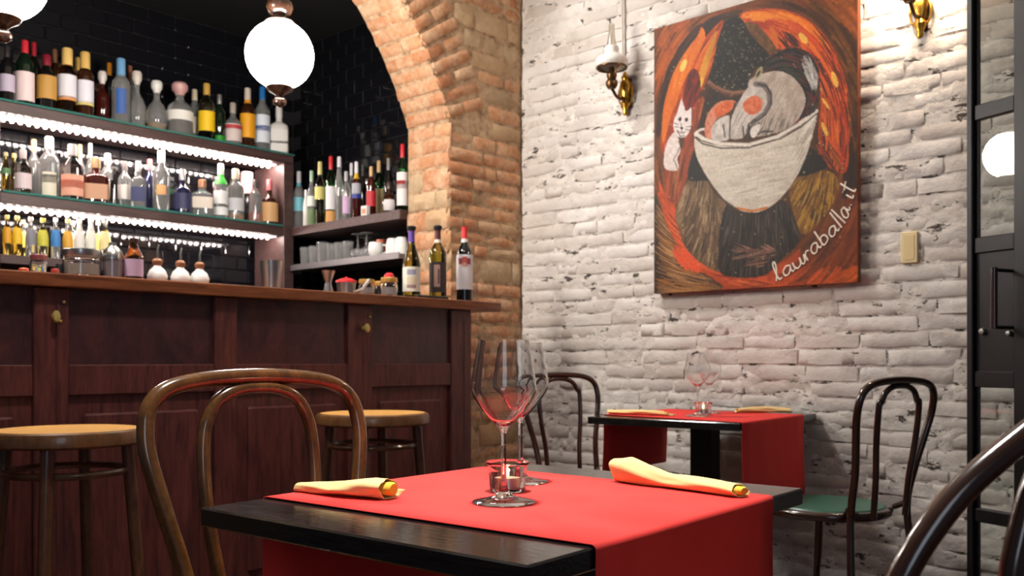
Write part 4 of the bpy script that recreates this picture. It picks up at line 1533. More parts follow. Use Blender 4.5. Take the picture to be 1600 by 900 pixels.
def napkin(p0, p1, prof, text, z=ZT, flap=1.0):
    """Rolled paper napkin from p0 to p1 with an open end at p1; prof: (t, half width, half height)."""
    a, b = Vector(p0[:2]), Vector(p1[:2])
    L = (b - a).length
    ang = math.atan2((b - a).y, (b - a).x)
    o = thing('napkin_roll', text, 'napkin', (a.x, a.y, z), ang, 'rolled yellow napkins')
    ts = np.linspace(0, 1, 26)
    wv = np.interp(ts, [p[0] for p in prof], [p[1] for p in prof])
    hv = np.interp(ts, [p[0] for p in prof], [p[2] for p in prof])
    seg = 44
    vs, fs = [], []
    r2 = random.Random(int(L * 1e5))
    ph = [r2.uniform(0, 6) for _ in range(4)]
    for i, t_ in enumerate(ts):
        for k in range(seg + 1):
            f = k / seg
            th = -PI * .62 + f * 2 * PI * 1.28
            g = .90 + .15 * f
            cr = 1 + .06 * math.sin(3 * th + ph[0] + t_ * 5) + .05 * math.sin(5 * th + ph[1] - t_ * 9) + .06 * abs(math.sin(7 * t_ + 2 * th + ph[3])) - .03
            yy = wv[i] * g * cr * math.cos(th)
            zz = hv[i] * (1 + g * cr * math.sin(th) * .97)
            xx = t_ * L + (.012 * math.sin(th * .5 + ph[2]) if i in (0, 25) else 0) + (f - .5) * .03 * flap * (1 if i == 25 else 0)
            vs.append((xx, yy, max(zz, .0006)))
    for i in range(25):
        for k in range(seg):
            A = i * (seg + 1) + k
            fs.append((A, A + 1, A + seg + 2, A + seg + 1))
    sh = MB().add(vs, fs).build('paper', M['napkin'], o, ang=50)
    so = sh.modifiers.new('thick', 'SOLIDIFY')
    so.thickness = .0009
    # closed end and the loose folded corner
    wl, hl = wv[-1], hv[-1]
    MB().lathe([(0, 0), (wl * .62, 0), (wl * .66, .02), (wl * .5, .024), (0, .024)], 14, Matrix.Translation((L - .020, 0, hl)) @ Matrix.Rotation(PI / 2, 4, 'Y') @ Matrix.Diagonal((hl / wl, 1, 1, 1))).build('inner_fold', M['napkin_in'], o)
    MB().tube([(L * .3, -wl * .2, hl), (L + .001, -wl * .25, hl * .95)], [.003, .0045], 8, flat=.5).build('cutlery', M['cutlery'], o)
    MB().tube([(L * .3, wl * .25, hl), (L - .002, wl * .3, hl * 1.05)], [.003, .004], 8, flat=.5).build('cutlery', M['cutlery'], o)
    w0_, h0_ = wv[0], hv[0]
    MB().lathe([(0, 0), (w0_ * .9, .001), (w0_ * .93, .01), (0, .012)], 16, Matrix.Translation((.002, 0, h0_)) @ Matrix.Rotation(PI / 2, 4, 'Y') @ Matrix.Diagonal((h0_ / w0_, 1, 1, 1))).build('end_fold', M['napkin'], o)
    return o


q = at(787, 789, z=TZ)
goblet(q.x, q.y, ZT, 'large empty wine glass in front of the candle on the near table')
q = at(813, 757, z=TZ)
goblet(q.x, q.y, ZT, 'large empty wine glass standing behind the candle on the near table')
q = at(793, 771, z=TZ)
votive(q.x, q.y, ZT, 'small glass holder with a burning tealight on the near table')
napkin(at(474, 772, z=TZ), at(612, 784, z=TZ), [(0, .010, .0075), (.35, .021, .010), (.62, .027, .013), (.8, .025, .0155), (1, .021, .0155)],
       'rolled yellow paper napkin with cutlery at the bar side of the near table')
napkin(at(968, 755, z=TZ), at(1160, 781, z=TZ), [(0, .022, .020), (.12, .026, .022), (.30, .024, .016), (.42, .017, .012), (.85, .016, .011), (1, .018, .010)],
       'rolled yellow paper napkin with cutlery on the near table by its far edge', flap=-.6)
# far table setting
q = at(1090, 652, z=TZ)
goblet(q.x, q.y, ZT, 'empty wine glass nearest on the far table by the wall')
q = at(1108, 647, z=TZ)
goblet(q.x, q.y, ZT, 'empty wine glass behind the candle on the far table')
q = at(1099, 649.5, z=TZ)
votive(q.x, q.y, ZT, 'small glass holder with a burning tealight on the far table')
napkin(at(952, 648, z=TZ), at(1042, 651, z=TZ), [(0, .020, .008), (.5, .024, .010), (.8, .022, .010), (1, .016, .008)], 'rolled yellow paper napkin on the far table near the brick corner')
napkin(at(1236, 646.5, z=TZ), at(1155, 646, z=TZ), [(0, .018, .009), (.5, .024, .013), (.8, .022, .012), (1, .016, .008)], 'rolled yellow paper napkin on the far table near the green chair')

# ------------------------------------------------------------------ wall lamps


def wall_lamp(px, py, text, lit):
    q = at(px, py, X=XW)
    o = thing('wall_oil_lamp', text, 'wall lamp', (XW, q.y, q.z), 0, 'brass wall lamps on the white wall')
    # local -x points into the room; z = 0 at the middle of the bracket
    V = Matrix.Translation((-.022, 0, 0))
    bk = MB()
    bk.lathe([(0, -.105), (.008, -.103), (.014, -.092), (.012, -.080), (.018, -.066), (.024, -.050), (.016, -.036), (.020, -.026), (.028, .002), (.030, .028), (.024, .050), (.016, .060), (.020, .072), (.012, .086), (.006, .098), (0, .100)], 16, V @ Matrix.Diagonal((.75, 1.0, 1, 1)))
    bk.build('bracket', M['brass'], o)
    leaf = MB()
    for s in (-1, 1):
        leaf.tube(spline([(-.012, s * .012, -.06), (-.018, s * .034, -.035), (-.018, s * .036, .01), (-.012, s * .022, .045)], 5), [.004] * 8 + [.006] * 8, 8)
    leaf.build('scroll', M['brass'], o)
    MB().box(-.012, .012, -.020, .020, -.070, .070, ch=.004).build('back_plate', M['brass_dark'], o)
    e = .125
    arm = MB().tube(spline([(-.030, 0, -.020), (-.055, 0, -.034), (-.090, 0, -.028), (-e, 0, .002)], 6), .007, 10)
    arm.build('arm', M['brass_dark'], o)
    C = Matrix.Translation((-e, 0, 0))
    bn = MB().lathe([(0, -.004), (.018, -.002), (.027, .012), (.027, .030), (.018, .040), (.022, .050), (.024, .062), (.014, .072), (.012, .094), (0, .096)], 20, C)
    bn.build('burner', M['brass_dark'], o)
    ring = MB().tube([(-e + .068 * math.cos(a), .068 * math.sin(a), .092) for a in np.linspace(0, 2 * PI, 32, endpoint=False)], .0042, 8, closed=True)
    for k in range(3):
        a = k * 2 * PI / 3 + .4
        ring.tube([(-e + .018 * math.cos(a), .018 * math.sin(a), .066), (-e + .066 * math.cos(a), .066 * math.sin(a), .091)], .0028, 6)
    ring.build('shade_ring', M['brass_dark'], o)
    sh = MB().lathe([(.067, .095), (.074, .106), (.075, .120), (.066, .138), (.044, .150), (.033, .156), (.031, .166), (.034, .176), (.030, .188),
                     (.028, .188), (.031, .176), (.028, .166), (.030, .154), (.042, .147), (.063, .136), (.072, .120), (.071, .107), (.064, .095)], 36, C)
    sh.build('shade', M['sconce_lit'] if lit else M['milk_glass'], o)
    MB().lathe([(.026, .182), (.020, .205), (.014, .245), (.0125, .290), (.0115, .290), (.013, .245), (.019, .205), (.025, .182)], 24, C).build('chimney', M['lamp_chimney'], o)
    return o


wall_lamp(981, 147, 'unlit brass wall lamp with white glass shade beside the painting', False)
wall_lamp(1441, 18, 'lit brass wall lamp near the iron door', True)
q1 = at(977, 95, X=XW)
cbm = MB()
for dy in (0, .011):
    cbm.tube(spline([(XW - .006, q1.y + dy, q1.z - .02), (XW - .009, q1.y + dy + .002, 2.7), (XW - .006, q1.y + dy, ZC)], 4), .0042, 6)
o = cbm.build('lamp_cable', M['cable'])
tag(o, 'pair of painted cables running up the wall from the unlit lamp', 'cable')
q = at(1422, 387, X=XW)
o = thing('wall_plate', 'small blank cream plate on the white wall beside the painting', 'plate', (XW, q.y, q.z), 0)
MB().box(-.010, .012, -.030, .030, -.058, .058, ch=.003).build('plate', M['plate'], o, smooth=False)
MB().box(-.0115, -.0095, -.019, .019, -.046, .046, ch=.0008).build('inset', paint((222, 198, 146)), o, smooth=False)

# ------------------------------------------------------------------ the painting
XP = XW - .045
yl_, yr_ = at(1022, 0, X=XP).y, at(1340, 0, X=XP).y
zb_ = (at(1022, 456, X=XP).z + at(1340, 444, X=XP).z) / 2
zt_ = (at(1022, 44, X=XP).z + at(1340, -45, X=XP).z) / 2
PW, PH = yl_ - yr_, zt_ - zb_
dl_, dr_ = depth((XP, yl_)), depth((XP, yr_))
NU, NV = 300, 400
U, Vv = np.meshgrid(np.linspace(0, 1, NU), np.linspace(0, 1, NV))
den = dl_ + (dr_ - dl_) * U
xs = 42 + 596 * (U * dr_ / den)      # sketch frame: the canvas as it is seen, straightened by its depth
sx = (xs - 42) / 596
ytop_, ybot_ = 85 - 170 * sx, 853 - 23 * sx
ys = ytop_ + (ybot_ - ytop_) * Vv
img = np.zeros(xs.shape + (3,))
rp = random.Random(11)


def to_uv(x, y):
    s = (x - 42) / 596
    yt_, yb_ = 85 - 170 * s, 853 - 23 * s
    return float(np.interp(s, sx[0], U[0])), (y - yt_) / (yb_ - yt_)


def vnoise(x, y, seed):
    g = np.random.default_rng(seed).random((64, 64))
    xi, yi = np.floor(x).astype(int), np.floor(y).astype(int)
    fx_, fy_ = x - xi, y - yi
    fx_, fy_ = fx_ * fx_ * (3 - 2 * fx_), fy_ * fy_ * (3 - 2 * fy_)
    a, b = g[yi % 64, xi % 64], g[yi % 64, (xi + 1) % 64]
    c_, d_ = g[(yi + 1) % 64, xi % 64], g[(yi + 1) % 64, (xi + 1) % 64]
    return (a * (1 - fx_) + b * fx_) * (1 - fy_) + (c_ * (1 - fx_) + d_ * fx_) * fy_


# two halves of the sketch were measured on their own grids
A_ = lambda pts: [(18.75 + x / 2, y / 2) for x, y in pts]
B_ = lambda pts: [(18.75 + x / 2, 412.5 + y / 2) for x, y in pts]


def inside(pts, smooth=True):
    P_ = [(p.x, p.y) for p in spline([(x, y, 0) for x, y in pts], 6, True)] if smooth else pts
    m_ = np.zeros(xs.shape, bool)
    for (x0, y0), (x1, y1) in zip(P_, P_[1:] + P_[:1]):
        if y0 != y1:
            m_ ^= ((y0 > ys) != (y1 > ys)) & (xs < (x1 - x0) * (ys - y0) / (y1 - y0) + x0)
    return m_


def ell(cx, cy2, rx, ry, rot=0):
    c_, s__ = math.cos(R(rot)), math.sin(R(rot))
    dx, dy = xs - cx, ys - cy2
    return ((dx * c_ + dy * s__) / rx) ** 2 + ((-dx * s__ + dy * c_) / ry) ** 2 < 1


def fill(mask, c0, c1=None, tex=None):
    c0 = np.array(c0, float)
    if c1 is None:
        img[mask] = c0
    else:
        f = np.clip(tex, 0, 1)[..., None]
        img[mask] = (c0 * (1 - f) + np.array(c1, float) * f)[mask]


KU, KV = (NU - 1) / 596.0, (NV - 1) / 790.0


def stroke(pts, w, colr, alpha=1.0, taper=True):
    """A brush stroke through sketch points, w wide."""
    P_ = []
    for x, y in pts:
        u, v = to_uv(x, y)
        P_.append((u * (NU - 1), v * (NV - 1)))
    n_ = len(P_)
    for i in range(n_ - 1):
        (x0, y0), (x1, y1) = P_[i], P_[i + 1]
        f = (i + .5) / (n_ - 1)
        r_ = max(.5, w * KU * .5 * ((1 - abs(2 * f - 1) ** 2.5) * .8 + .2 if taper and n_ > 2 else 1))
        i0, i1 = max(0, int(min(x0, x1) - r_ - 1)), min(NU, int(max(x0, x1) + r_ + 2))
        j0, j1 = max(0, int(min(y0, y1) - r_ - 1)), min(NV, int(max(y0, y1) + r_ + 2))
        if i0 >= i1 or j0 >= j1:
            continue
        gx, gy = np.meshgrid(np.arange(i0, i1), np.arange(j0, j1))
        dx, dy = x1 - x0, y1 - y0
        tt = np.clip(((gx - x0) * dx + (gy - y0) * dy) / (dx * dx + dy * dy + 1e-9), 0, 1)
        d_ = np.sqrt((gx - x0 - tt * dx) ** 2 + (gy - y0 - tt * dy) ** 2)
        k = np.clip(r_ + .5 - d_, 0, 1)[..., None] * alpha
        img[j0:j1, i0:i1] = img[j0:j1, i0:i1] * (1 - k) + np.array(colr, float) * k


def brush(mask, n_, ang, ln, w, cols, alpha=.8, bend=0.0):
    """Random strokes inside a region; ang(x, y) is their direction in degrees."""
    J, I = np.nonzero(mask)
    if not len(J):
        return
    for _ in range(n_):
        k = rp.randrange(len(J))
        x, y = xs[J[k], I[k]], ys[J[k], I[k]]
        L = ln * rp.uniform(.5, 1.3)
        ww = w * rp.uniform(.6, 1.4)
        c_ = rp.choice(cols)
        pts = [(x, y)]
        for s_i in range(5):
            a = R(ang(x, y) + rp.uniform(-5, 5) + bend * s_i)
            x, y = x + math.cos(a) * L / 5, y + math.sin(a) * L / 5
            pts.append((x, y))
        ok = [p for p in pts if 42 < p[0] < 638 and mask[min(max(int(to_uv(*p)[1] * (NV - 1)), 0), NV - 1), min(max(int(to_uv(*p)[0] * (NU - 1)), 0), NU - 1)]]
        if len(ok) > 2:
            stroke(ok, ww, c_, alpha)


OX, OY = 330, 430
around = lambda x, y: math.degrees(math.atan2((x - OX) * 1.9, -(y - OY)))     # along the oval
allm = np.ones(xs.shape, bool)
th_ = np.arctan2(ys - OY, (xs - OX) * 1.4)
rad = np.sqrt(((xs - OX) / 285) ** 2 + ((ys - OY) / 395) ** 2)
fill(allm, (84, 48, 24), (132, 72, 30), vnoise((th_ + PI) * 8, rad * 16, 1) * .6 + vnoise((th_ + PI) * 3, rad * 25, 2) * .4)
out_r = rad > .93
brush(out_r, 420, around, 110, 9, [(120, 62, 26), (96, 52, 24), (140, 78, 32), (70, 42, 26), (150, 84, 34), (110, 70, 36)], .55)
brush(out_r & (xs < 150) & (ys < 300), 90, around, 90, 10, [(166, 84, 34), (150, 72, 30), (180, 98, 40)], .6)
band = inside(A_([(560, 60), (420, 90), (280, 170), (160, 330), (90, 520), (55, 760), (90, 780), (130, 600), (200, 420), (320, 250), (460, 130), (560, 110)]))
brush(band, 130, around, 90, 10, [(54, 34, 26), (66, 42, 34), (44, 30, 26), (80, 50, 34)], .75)
band = inside(A_([(640, 20), (820, 30), (1000, 130), (1120, 280), (1190, 480), (1215, 800), (1240, 900), (1240, 300), (1130, 120), (950, 0)]))
brush(band, 150, around, 110, 10, [(70, 42, 22), (58, 36, 22), (92, 56, 26), (110, 70, 30)], .7)
brush(inside(B_([(1190, 0), (1235, 0), (1235, 560), (1190, 620), (1150, 500), (1160, 200)])), 60, around, 90, 10, [(60, 36, 22), (48, 30, 22)], .7)
# inner field
fill(rad < .86, (64, 40, 26), (96, 58, 30), vnoise(xs / 20, ys / 50, 3))
# lower ring in orange and the tan strokes of the corner
lr = (rad > .90) & (rad < 1.06) & (ys > 560)
fill(lr & (xs < 470), (150, 64, 28), (206, 92, 42), vnoise((th_ + PI) * 14, rad * 30, 4))
low = inside(B_([(400, 780), (560, 800), (760, 790), (960, 640), (1130, 420), (1235, 300), (1235, 840), (440, 870)]))
fill(low, (96, 50, 24), (140, 70, 30), vnoise((th_ + PI) * 14, rad * 20, 5))
brush(low, 120, around, 110, 9, [(128, 62, 28), (110, 56, 26), (150, 74, 32), (88, 48, 26)], .6)
brush(low & (ys > 780), 70, around, 110, 9, [(190, 84, 34), (206, 92, 38), (170, 72, 30)], .75)
brush(inside(B_([(1080, 850), (1120, 790), (1230, 740), (1235, 840)])), 40, lambda x, y: -35, 50, 9, [(196, 92, 32), (210, 104, 36), (176, 80, 30)], .8)
cnr = inside(B_([(48, 320), (100, 400), (160, 540), (240, 680), (390, 800), (430, 860), (48, 885)]))
fill(cnr, (52, 40, 36), (84, 58, 40), vnoise(xs / 16, ys / 16, 6))
brush(cnr, 210, lambda x, y: 62 - (y - 600) * .20, 95, 3.2, [(176, 130, 84), (150, 106, 62), (196, 150, 100), (120, 84, 52), (166, 110, 50)], .85, -3)
ring = inside(B_([(75, 230), (120, 330), (190, 500), (270, 620), (400, 740), (560, 800), (740, 790), (740, 838), (520, 838), (400, 800), (270, 720), (170, 580), (100, 420)]))
fill(ring, (160, 66, 34), (206, 92, 46), vnoise(xs / 10, ys / 24, 7))
brush(ring, 140, lambda x, y: 62 - max(0, y - 560) * .19, 80, 5, [(214, 98, 48), (190, 80, 38), (226, 120, 60), (140, 58, 34)], .7)
brush(inside(B_([(150, 600), (200, 580), (260, 660), (330, 750), (250, 760), (180, 700)])), 40, lambda x, y: 55, 70, 8, [(226, 92, 50), (214, 80, 40)], .8)
# flames left
fl = inside(A_([(445, 120), (330, 235), (245, 330), (170, 480), (115, 640), (85, 800), (95, 890), (150, 860), (200, 640), (260, 560), (330, 520), (400, 330), (440, 190)]))
fill(fl, (150, 60, 26), (196, 92, 30), vnoise(xs / 12 + ys / 50, ys / 60, 8))
up_l = lambda x, y: -58 if y < 180 else -66 - (y - 180) * .08
brush(fl, 150, up_l, 100, 7, [(206, 98, 30), (170, 70, 26), (120, 50, 24), (214, 120, 40), (146, 58, 24)], .75)
fr_ = inside(A_([(325, 160), (300, 210), (225, 310), (150, 450), (100, 640), (95, 820), (112, 800), (150, 660), (210, 500), (300, 330), (345, 215)]))
fill(fr_, (196, 100, 32), (222, 130, 40), vnoise(xs / 8 + ys / 40, ys / 60, 9))
fg = inside(A_([(408, 190), (350, 310), (312, 430), (306, 490), (322, 512), (352, 430), (388, 310), (412, 215)]))
fill(fg, (176, 116, 36), (214, 156, 56), vnoise(xs / 6 + ys / 30, ys / 50, 10))
fill(ell(*A_([(218, 382)])[0], 8, 19, 22), (232, 190, 100))
fill(ell(*A_([(322, 480)])[0], 6, 17, 14), (222, 166, 60))
frd = inside(A_([(212, 610), (222, 520), (250, 430), (282, 400), (312, 440), (318, 520), (300, 600), (262, 660), (235, 650)]))
fill(frd, (78, 30, 24), (146, 44, 26), vnoise(xs / 9, ys / 30, 11))
brush(frd, 40, lambda x, y: -70, 50, 6, [(60, 30, 26), (150, 44, 24), (110, 36, 24)], .8)
lowl = inside(A_([(270, 640), (330, 560), (345, 640), (310, 740), (280, 790), (288, 900), (230, 1060), (190, 1180), (130, 1160), (105, 1050), (110, 930), (190, 900), (240, 760)]))
fill(lowl, (120, 56, 32), (170, 84, 44), vnoise(xs / 9, ys / 50, 12))
brush(lowl, 90, lambda x, y: -80, 90, 7, [(176, 84, 46), (150, 66, 38), (126, 60, 34), (166, 110, 56), (96, 46, 32)], .7)
# flames right
fr = inside(A_([(550, 88), (640, 58), (800, 60), (950, 122), (1060, 232), (1130, 380), (1172, 560), (1186, 760), (1180, 980), (1140, 1020), (1060, 960), (1010, 820), (1020, 640), (1015, 480), (985, 380), (930, 300), (870, 278), (770, 288), (720, 315), (640, 220), (580, 150)]))
fill(fr, (166, 66, 28), (206, 98, 34), vnoise(xs / 30, ys / 30, 13))
brush(fr, 190, around, 110, 9, [(206, 92, 32), (186, 70, 30), (214, 110, 34), (160, 54, 26), (196, 84, 40)], .75)
amb = inside(A_([(556, 84), (700, 62), (860, 90), (990, 180), (1080, 300), (1040, 260), (930, 160), (800, 110), (680, 120), (600, 110)]))
brush(amb, 80, around, 120, 10, [(222, 128, 34), (210, 112, 30), (228, 140, 44)], .85)
brn = inside(A_([(580, 140), (640, 140), (720, 220), (760, 290), (715, 315), (640, 235)]))
fill(brn, (84, 56, 32), (126, 86, 44), vnoise(xs / 9, ys / 9, 14))
brush(inside(A_([(690, 150), (770, 160), (850, 210), (880, 270), (770, 285), (740, 230)])), 40, lambda x, y: 52, 40, 7, [(196, 104, 34), (206, 90, 30), (170, 60, 30)], .8)
brush(inside(A_([(770, 190), (880, 180), (960, 260), (900, 290), (780, 280)])), 34, lambda x, y: 50, 46, 2.2, [(64, 26, 22), (54, 28, 24)], .9)
brush(fr & (xs > 500), 60, lambda x, y: around(x, y) + 4, 80, 2.6, [(70, 30, 24), (56, 30, 26), (96, 36, 24)], .85)
brush(inside(B_([(960, 0), (1180, 0), (1170, 100), (1140, 200), (1060, 150), (990, 60)])), 60, lambda x, y: 58, 80, 4, [(206, 84, 38), (176, 66, 30), (70, 36, 26), (150, 84, 34)], .85)
for c_, rx, ry, rot in (((920, 228), 9, 19, -38), ((1104, 470), 8, 24, -18), ((1052, 612), 4, 20, -32), ((1046, 762), 6, 22, -22)):
    fill(ell(*A_([c_])[0], rx, ry, rot), (224, 174, 78))
# dark speckled sky and the brown curve under it
dk = inside(A_([(455, 140), (515, 100), (565, 118), (620, 215), (720, 322), (705, 385), (640, 400), (605, 480), (570, 535), (480, 535), (400, 495), (365, 470), (385, 410), (402, 320), (425, 220)]))
fill(dk, (20, 18, 17), (46, 40, 34), vnoise(xs / 5, ys / 5, 15) ** 2)
brush(dk, 150, lambda x, y: rp.uniform(0, 360), 7, 1.8, [(96, 88, 66), (76, 70, 56), (120, 110, 84)], .8)
fill(inside(A_([(350, 560), (380, 515), (480, 570), (570, 560), (540, 610), (430, 590), (370, 660), (330, 740), (300, 760), (330, 640)])), (40, 30, 26), (62, 42, 32), vnoise(xs / 8, ys / 8, 16))
stroke(A_([(368, 480), (400, 508), (450, 532), (510, 545), (585, 536)]), 11, (140, 96, 76), 1, False)
stroke(A_([(372, 490), (410, 520), (460, 543), (520, 553), (570, 548)]), 4, (96, 62, 50), .9, False)
# hills and stalk
h1 = inside(B_([(240, 235), (340, 218), (400, 300), (470, 372), (452, 460), (432, 600), (430, 748), (380, 742), (290, 684), (222, 600), (190, 500), (174, 410)]))
fill(h1, (92, 70, 52), (128, 102, 74), vnoise(xs / 20, ys / 40, 17))
brush(h1, 240, lambda x, y: 96 - (x - 190) * .32 + (8 if y > 640 else 0), 46, 2.4, [(160, 136, 104), (70, 54, 42), (142, 112, 70), (176, 150, 118), (60, 46, 38)], .85)
h2 = inside(B_([(840, 300), (900, 208), (1050, 178), (1122, 230), (1112, 320), (1062, 420), (980, 512), (918, 552), (880, 480)]))
fill(h2, (104, 70, 28), (150, 108, 38), vnoise(xs / 20, ys / 30, 18))
brush(h2, 220, lambda x, y: 118 - (x - 480) * .28, 42, 2.4, [(182, 138, 48), (80, 54, 28), (160, 110, 40), (66, 46, 28), (196, 156, 70)], .85)
fill(inside(B_([(245, 215), (285, 40), (325, 165), (385, 245), (350, 228)])), (30, 25, 22))
fill(inside(B_([(895, 195), (948, 55), (1000, 70), (1062, 150), (1000, 188), (905, 212)])), (28, 24, 22), (48, 38, 30), vnoise(xs / 6, ys / 6, 19))
st_ = inside(B_([(470, 375), (540, 408), (700, 404), (800, 350), (850, 420), (892, 520), (890, 605), (800, 690), (700, 782), (560, 798), (440, 772), (424, 680), (430, 520)]))
fill(st_, (40, 33, 31), (62, 50, 44), vnoise(xs / 8, ys / 30, 20))
brush(st_, 170, lambda x, y: 92 - (x - 340) * .12, 46, 2.2, [(104, 92, 80), (24, 20, 20), (88, 76, 66), (30, 26, 26)], .8)
brush(inside(B_([(470, 560), (600, 620), (700, 600), (760, 660), (680, 730), (520, 720)])), 60, lambda x, y: 24 if y < 730 else -12, 60, 3.4, [(146, 104, 84), (112, 78, 64), (84, 60, 52), (170, 130, 108)], .8)
# the bowl
fill(inside(A_([(318, 765), (420, 815), (600, 830), (780, 780), (900, 700), (995, 648), (985, 700), (820, 800), (600, 858), (400, 850), (310, 800)])), (84, 40, 38), (110, 58, 50), vnoise(xs / 10, ys / 6, 21))
fill(inside(A_([(860, 712), (960, 640), (985, 668), (900, 735)])), (120, 44, 34))
body_ = inside(A_([(284, 805), (292, 900), (330, 985), (385, 1078), (455, 1168), (545, 1226), (622, 1242), (700, 1226), (782, 1166), (852, 1085), (912, 975), (955, 860), (998, 668), (900, 745), (760, 815), (600, 856), (430, 850), (330, 825)]))
fill(body_, (186, 174, 160), (218, 208, 194), vnoise(xs / 26, ys / 12, 22) * .7 + vnoise(xs / 7 + ys / 9, ys / 20, 23) * .3)
brush(body_, 160, lambda x, y: -12, 70, 6, [(222, 214, 202), (196, 184, 168), (206, 198, 184), (178, 166, 150)], .35)
brush(body_ & (xs > 440), 40, lambda x, y: -62, 60, 3, [(150, 140, 130), (230, 224, 214)], .5)
stroke(A_([(290, 778), (330, 806), (430, 838), (600, 846), (770, 800), (900, 726), (996, 655)]), 11, (216, 208, 196), 1, False)
stroke(A_([(286, 800), (330, 838), (440, 866), (600, 864), (790, 812), (910, 745), (996, 672)]), 3.4, (56, 48, 46), 1, False)
stroke(A_([(318, 770), (345, 800), (440, 828), (600, 836), (760, 792), (890, 722)]), 2.2, (90, 66, 60), .8, False)
stroke(A_([(288, 790), (296, 770), (318, 756), (345, 752)]), 7, (214, 206, 196), 1, False)
stroke(B_([(535, 392), (620, 410), (705, 392)]), 7, (196, 116, 52), .9, False)
stroke(B_([(330, 170), (390, 262), (455, 342), (540, 400)]), 3, (70, 58, 50), .8, False)
stroke(B_([(955, 60), (915, 160), (850, 270)]), 3, (66, 56, 50), .8, False)
# small head and pale pieces in the bowl
hd_ = inside(A_([(345, 790), (346, 720), (372, 650), (425, 598), (500, 586), (530, 606), (490, 650), (420, 690), (386, 740), (384, 812), (362, 806)]))
fill(hd_, (186, 110, 84), (214, 150, 122), vnoise(xs / 8, ys / 12, 24))
fill(inside(A_([(400, 640), (450, 600), (512, 594), (500, 640), (440, 680), (410, 680)])), (190, 88, 48), (214, 118, 66), vnoise(xs / 6, ys / 6, 25))
fill(inside(A_([(384, 800), (386, 740), (420, 700), (485, 676), (492, 760), (480, 815), (410, 826)])), (176, 166, 158), (214, 206, 198), vnoise(xs / 8, ys / 16, 26))
dome = inside(A_([(596, 500), (640, 445), (700, 428), (770, 418), (840, 440), (900, 500), (932, 570), (922, 640), (872, 722), (790, 770), (700, 792), (640, 795), (620, 700), (660, 600)]))
fill(dome, (164, 148, 136), (192, 178, 166), vnoise(xs / 14, ys / 24, 27))
brush(dome, 140, lambda x, y: 118, 46, 2.4, [(150, 136, 124), (206, 194, 182), (176, 162, 150)], .5)
brush(dome & (ys > 330), 60, lambda x, y: 112, 34, 2.6, [(96, 86, 80), (120, 108, 98)], .6)
arm = inside(A_([(488, 806), (492, 730), (516, 650), (556, 566), (612, 500), (676, 488), (722, 540), (732, 604), (702, 676), (645, 716), (604, 740), (566, 806)]))
fill(arm, (176, 164, 156), (204, 194, 186), vnoise(xs / 10, ys / 24, 28))
brush(arm, 60, lambda x, y: -62, 40, 3, [(214, 204, 196), (150, 138, 130), (190, 178, 170)], .6)
fill(inside(A_([(570, 600), (630, 560), (680, 590), (668, 650), (610, 672), (572, 640)])), (190, 92, 56), (214, 128, 90), vnoise(xs / 7, ys / 7, 29))
stroke(A_([(640, 492), (690, 500), (722, 545), (724, 608), (690, 668), (630, 712), (600, 760)]), 14, (104, 94, 92), .85, False)
stroke(A_([(654, 492), (704, 506), (732, 556), (732, 614), (700, 672), (645, 712)]), 4, (52, 46, 46), .9, False)
stroke(A_([(640, 700), (600, 730), (592, 800)]), 6, (70, 60, 58), .8, False)
for pts in ([(520, 602), (494, 690), (488, 800)], [(566, 740), (572, 800)], [(604, 740), (612, 808)], [(452, 730), (462, 800)], [(660, 720), (640, 790), (690, 770), (740, 772)], [(560, 560), (520, 620)]):
    stroke(A_(pts), 4, (48, 42, 42), .9, False)
fill(inside(A_([(612, 760), (640, 735), (672, 735), (640, 800), (616, 800)])), (212, 204, 198))
# hair
hair = inside(A_([(688, 412), (716, 352), (788, 300), (880, 284), (960, 318), (1006, 400), (1016, 500), (1006, 600), (984, 660), (898, 700), (934, 620), (926, 550), (890, 480), (830, 436), (765, 414)]))
fill(hair, (24, 22, 24), (52, 46, 46), vnoise(xs / 7, ys / 18, 30))
hang = lambda x, y: -30 + (x - 370) * .62
brush(hair, 120, hang, 56, 3, [(18, 16, 18), (70, 62, 60), (110, 36, 28), (40, 36, 38), (60, 70, 50)], .8)
brush(inside(A_([(890, 330), (960, 340), (1000, 420), (1000, 520), (950, 520), (920, 420)])), 46, lambda x, y: 62 if x < 500 else 74, 56, 2.2, [(196, 190, 186), (150, 146, 144), (214, 208, 204)], .85)
brush(inside(A_([(940, 560), (1000, 520), (990, 640), (930, 670)])), 22, lambda x, y: 110, 30, 3, [(120, 34, 30), (60, 50, 50)], .8)
fill(ell(*A_([(660, 428)])[0], 8, 20, 28), (150, 142, 108))
fill(ell(*A_([(658, 432)])[0], 3, 11, 28), (44, 38, 30))
# white cat
fill(inside(A_([(165, 770), (122, 830), (106, 900), (112, 980), (186, 988), (184, 920), (200, 880), (192, 815)])), (206, 190, 184), (226, 214, 208), vnoise(xs / 9, ys / 9, 31))
stroke(A_([(190, 820), (200, 850), (176, 905), (160, 925)]), 2.2, (70, 46, 44), .9, False)
stroke(A_([(160, 925), (176, 960), (184, 985)]), 2.2, (70, 46, 44), .9, False)
fill(ell(*A_([(212, 722)])[0], 26, 40, 6), (214, 200, 196), (228, 218, 214), vnoise(xs / 7, ys / 7, 32))
fill(inside(A_([(168, 700), (208, 572), (232, 655)]), False), (220, 208, 204))
fill(inside(A_([(224, 662), (266, 624), (262, 720)]), False), (220, 208, 204))
for c_ in ((198, 694), (236, 697)):
    fill(ell(*A_([c_])[0], 5.0, 6.5, 10), (96, 82, 80))
    fill(ell(*A_([c_])[0], 2.6, 4.2, 10), (36, 30, 32))
fill(ell(*A_([(208, 746)])[0], 5, 3.6, 0), (40, 32, 34))
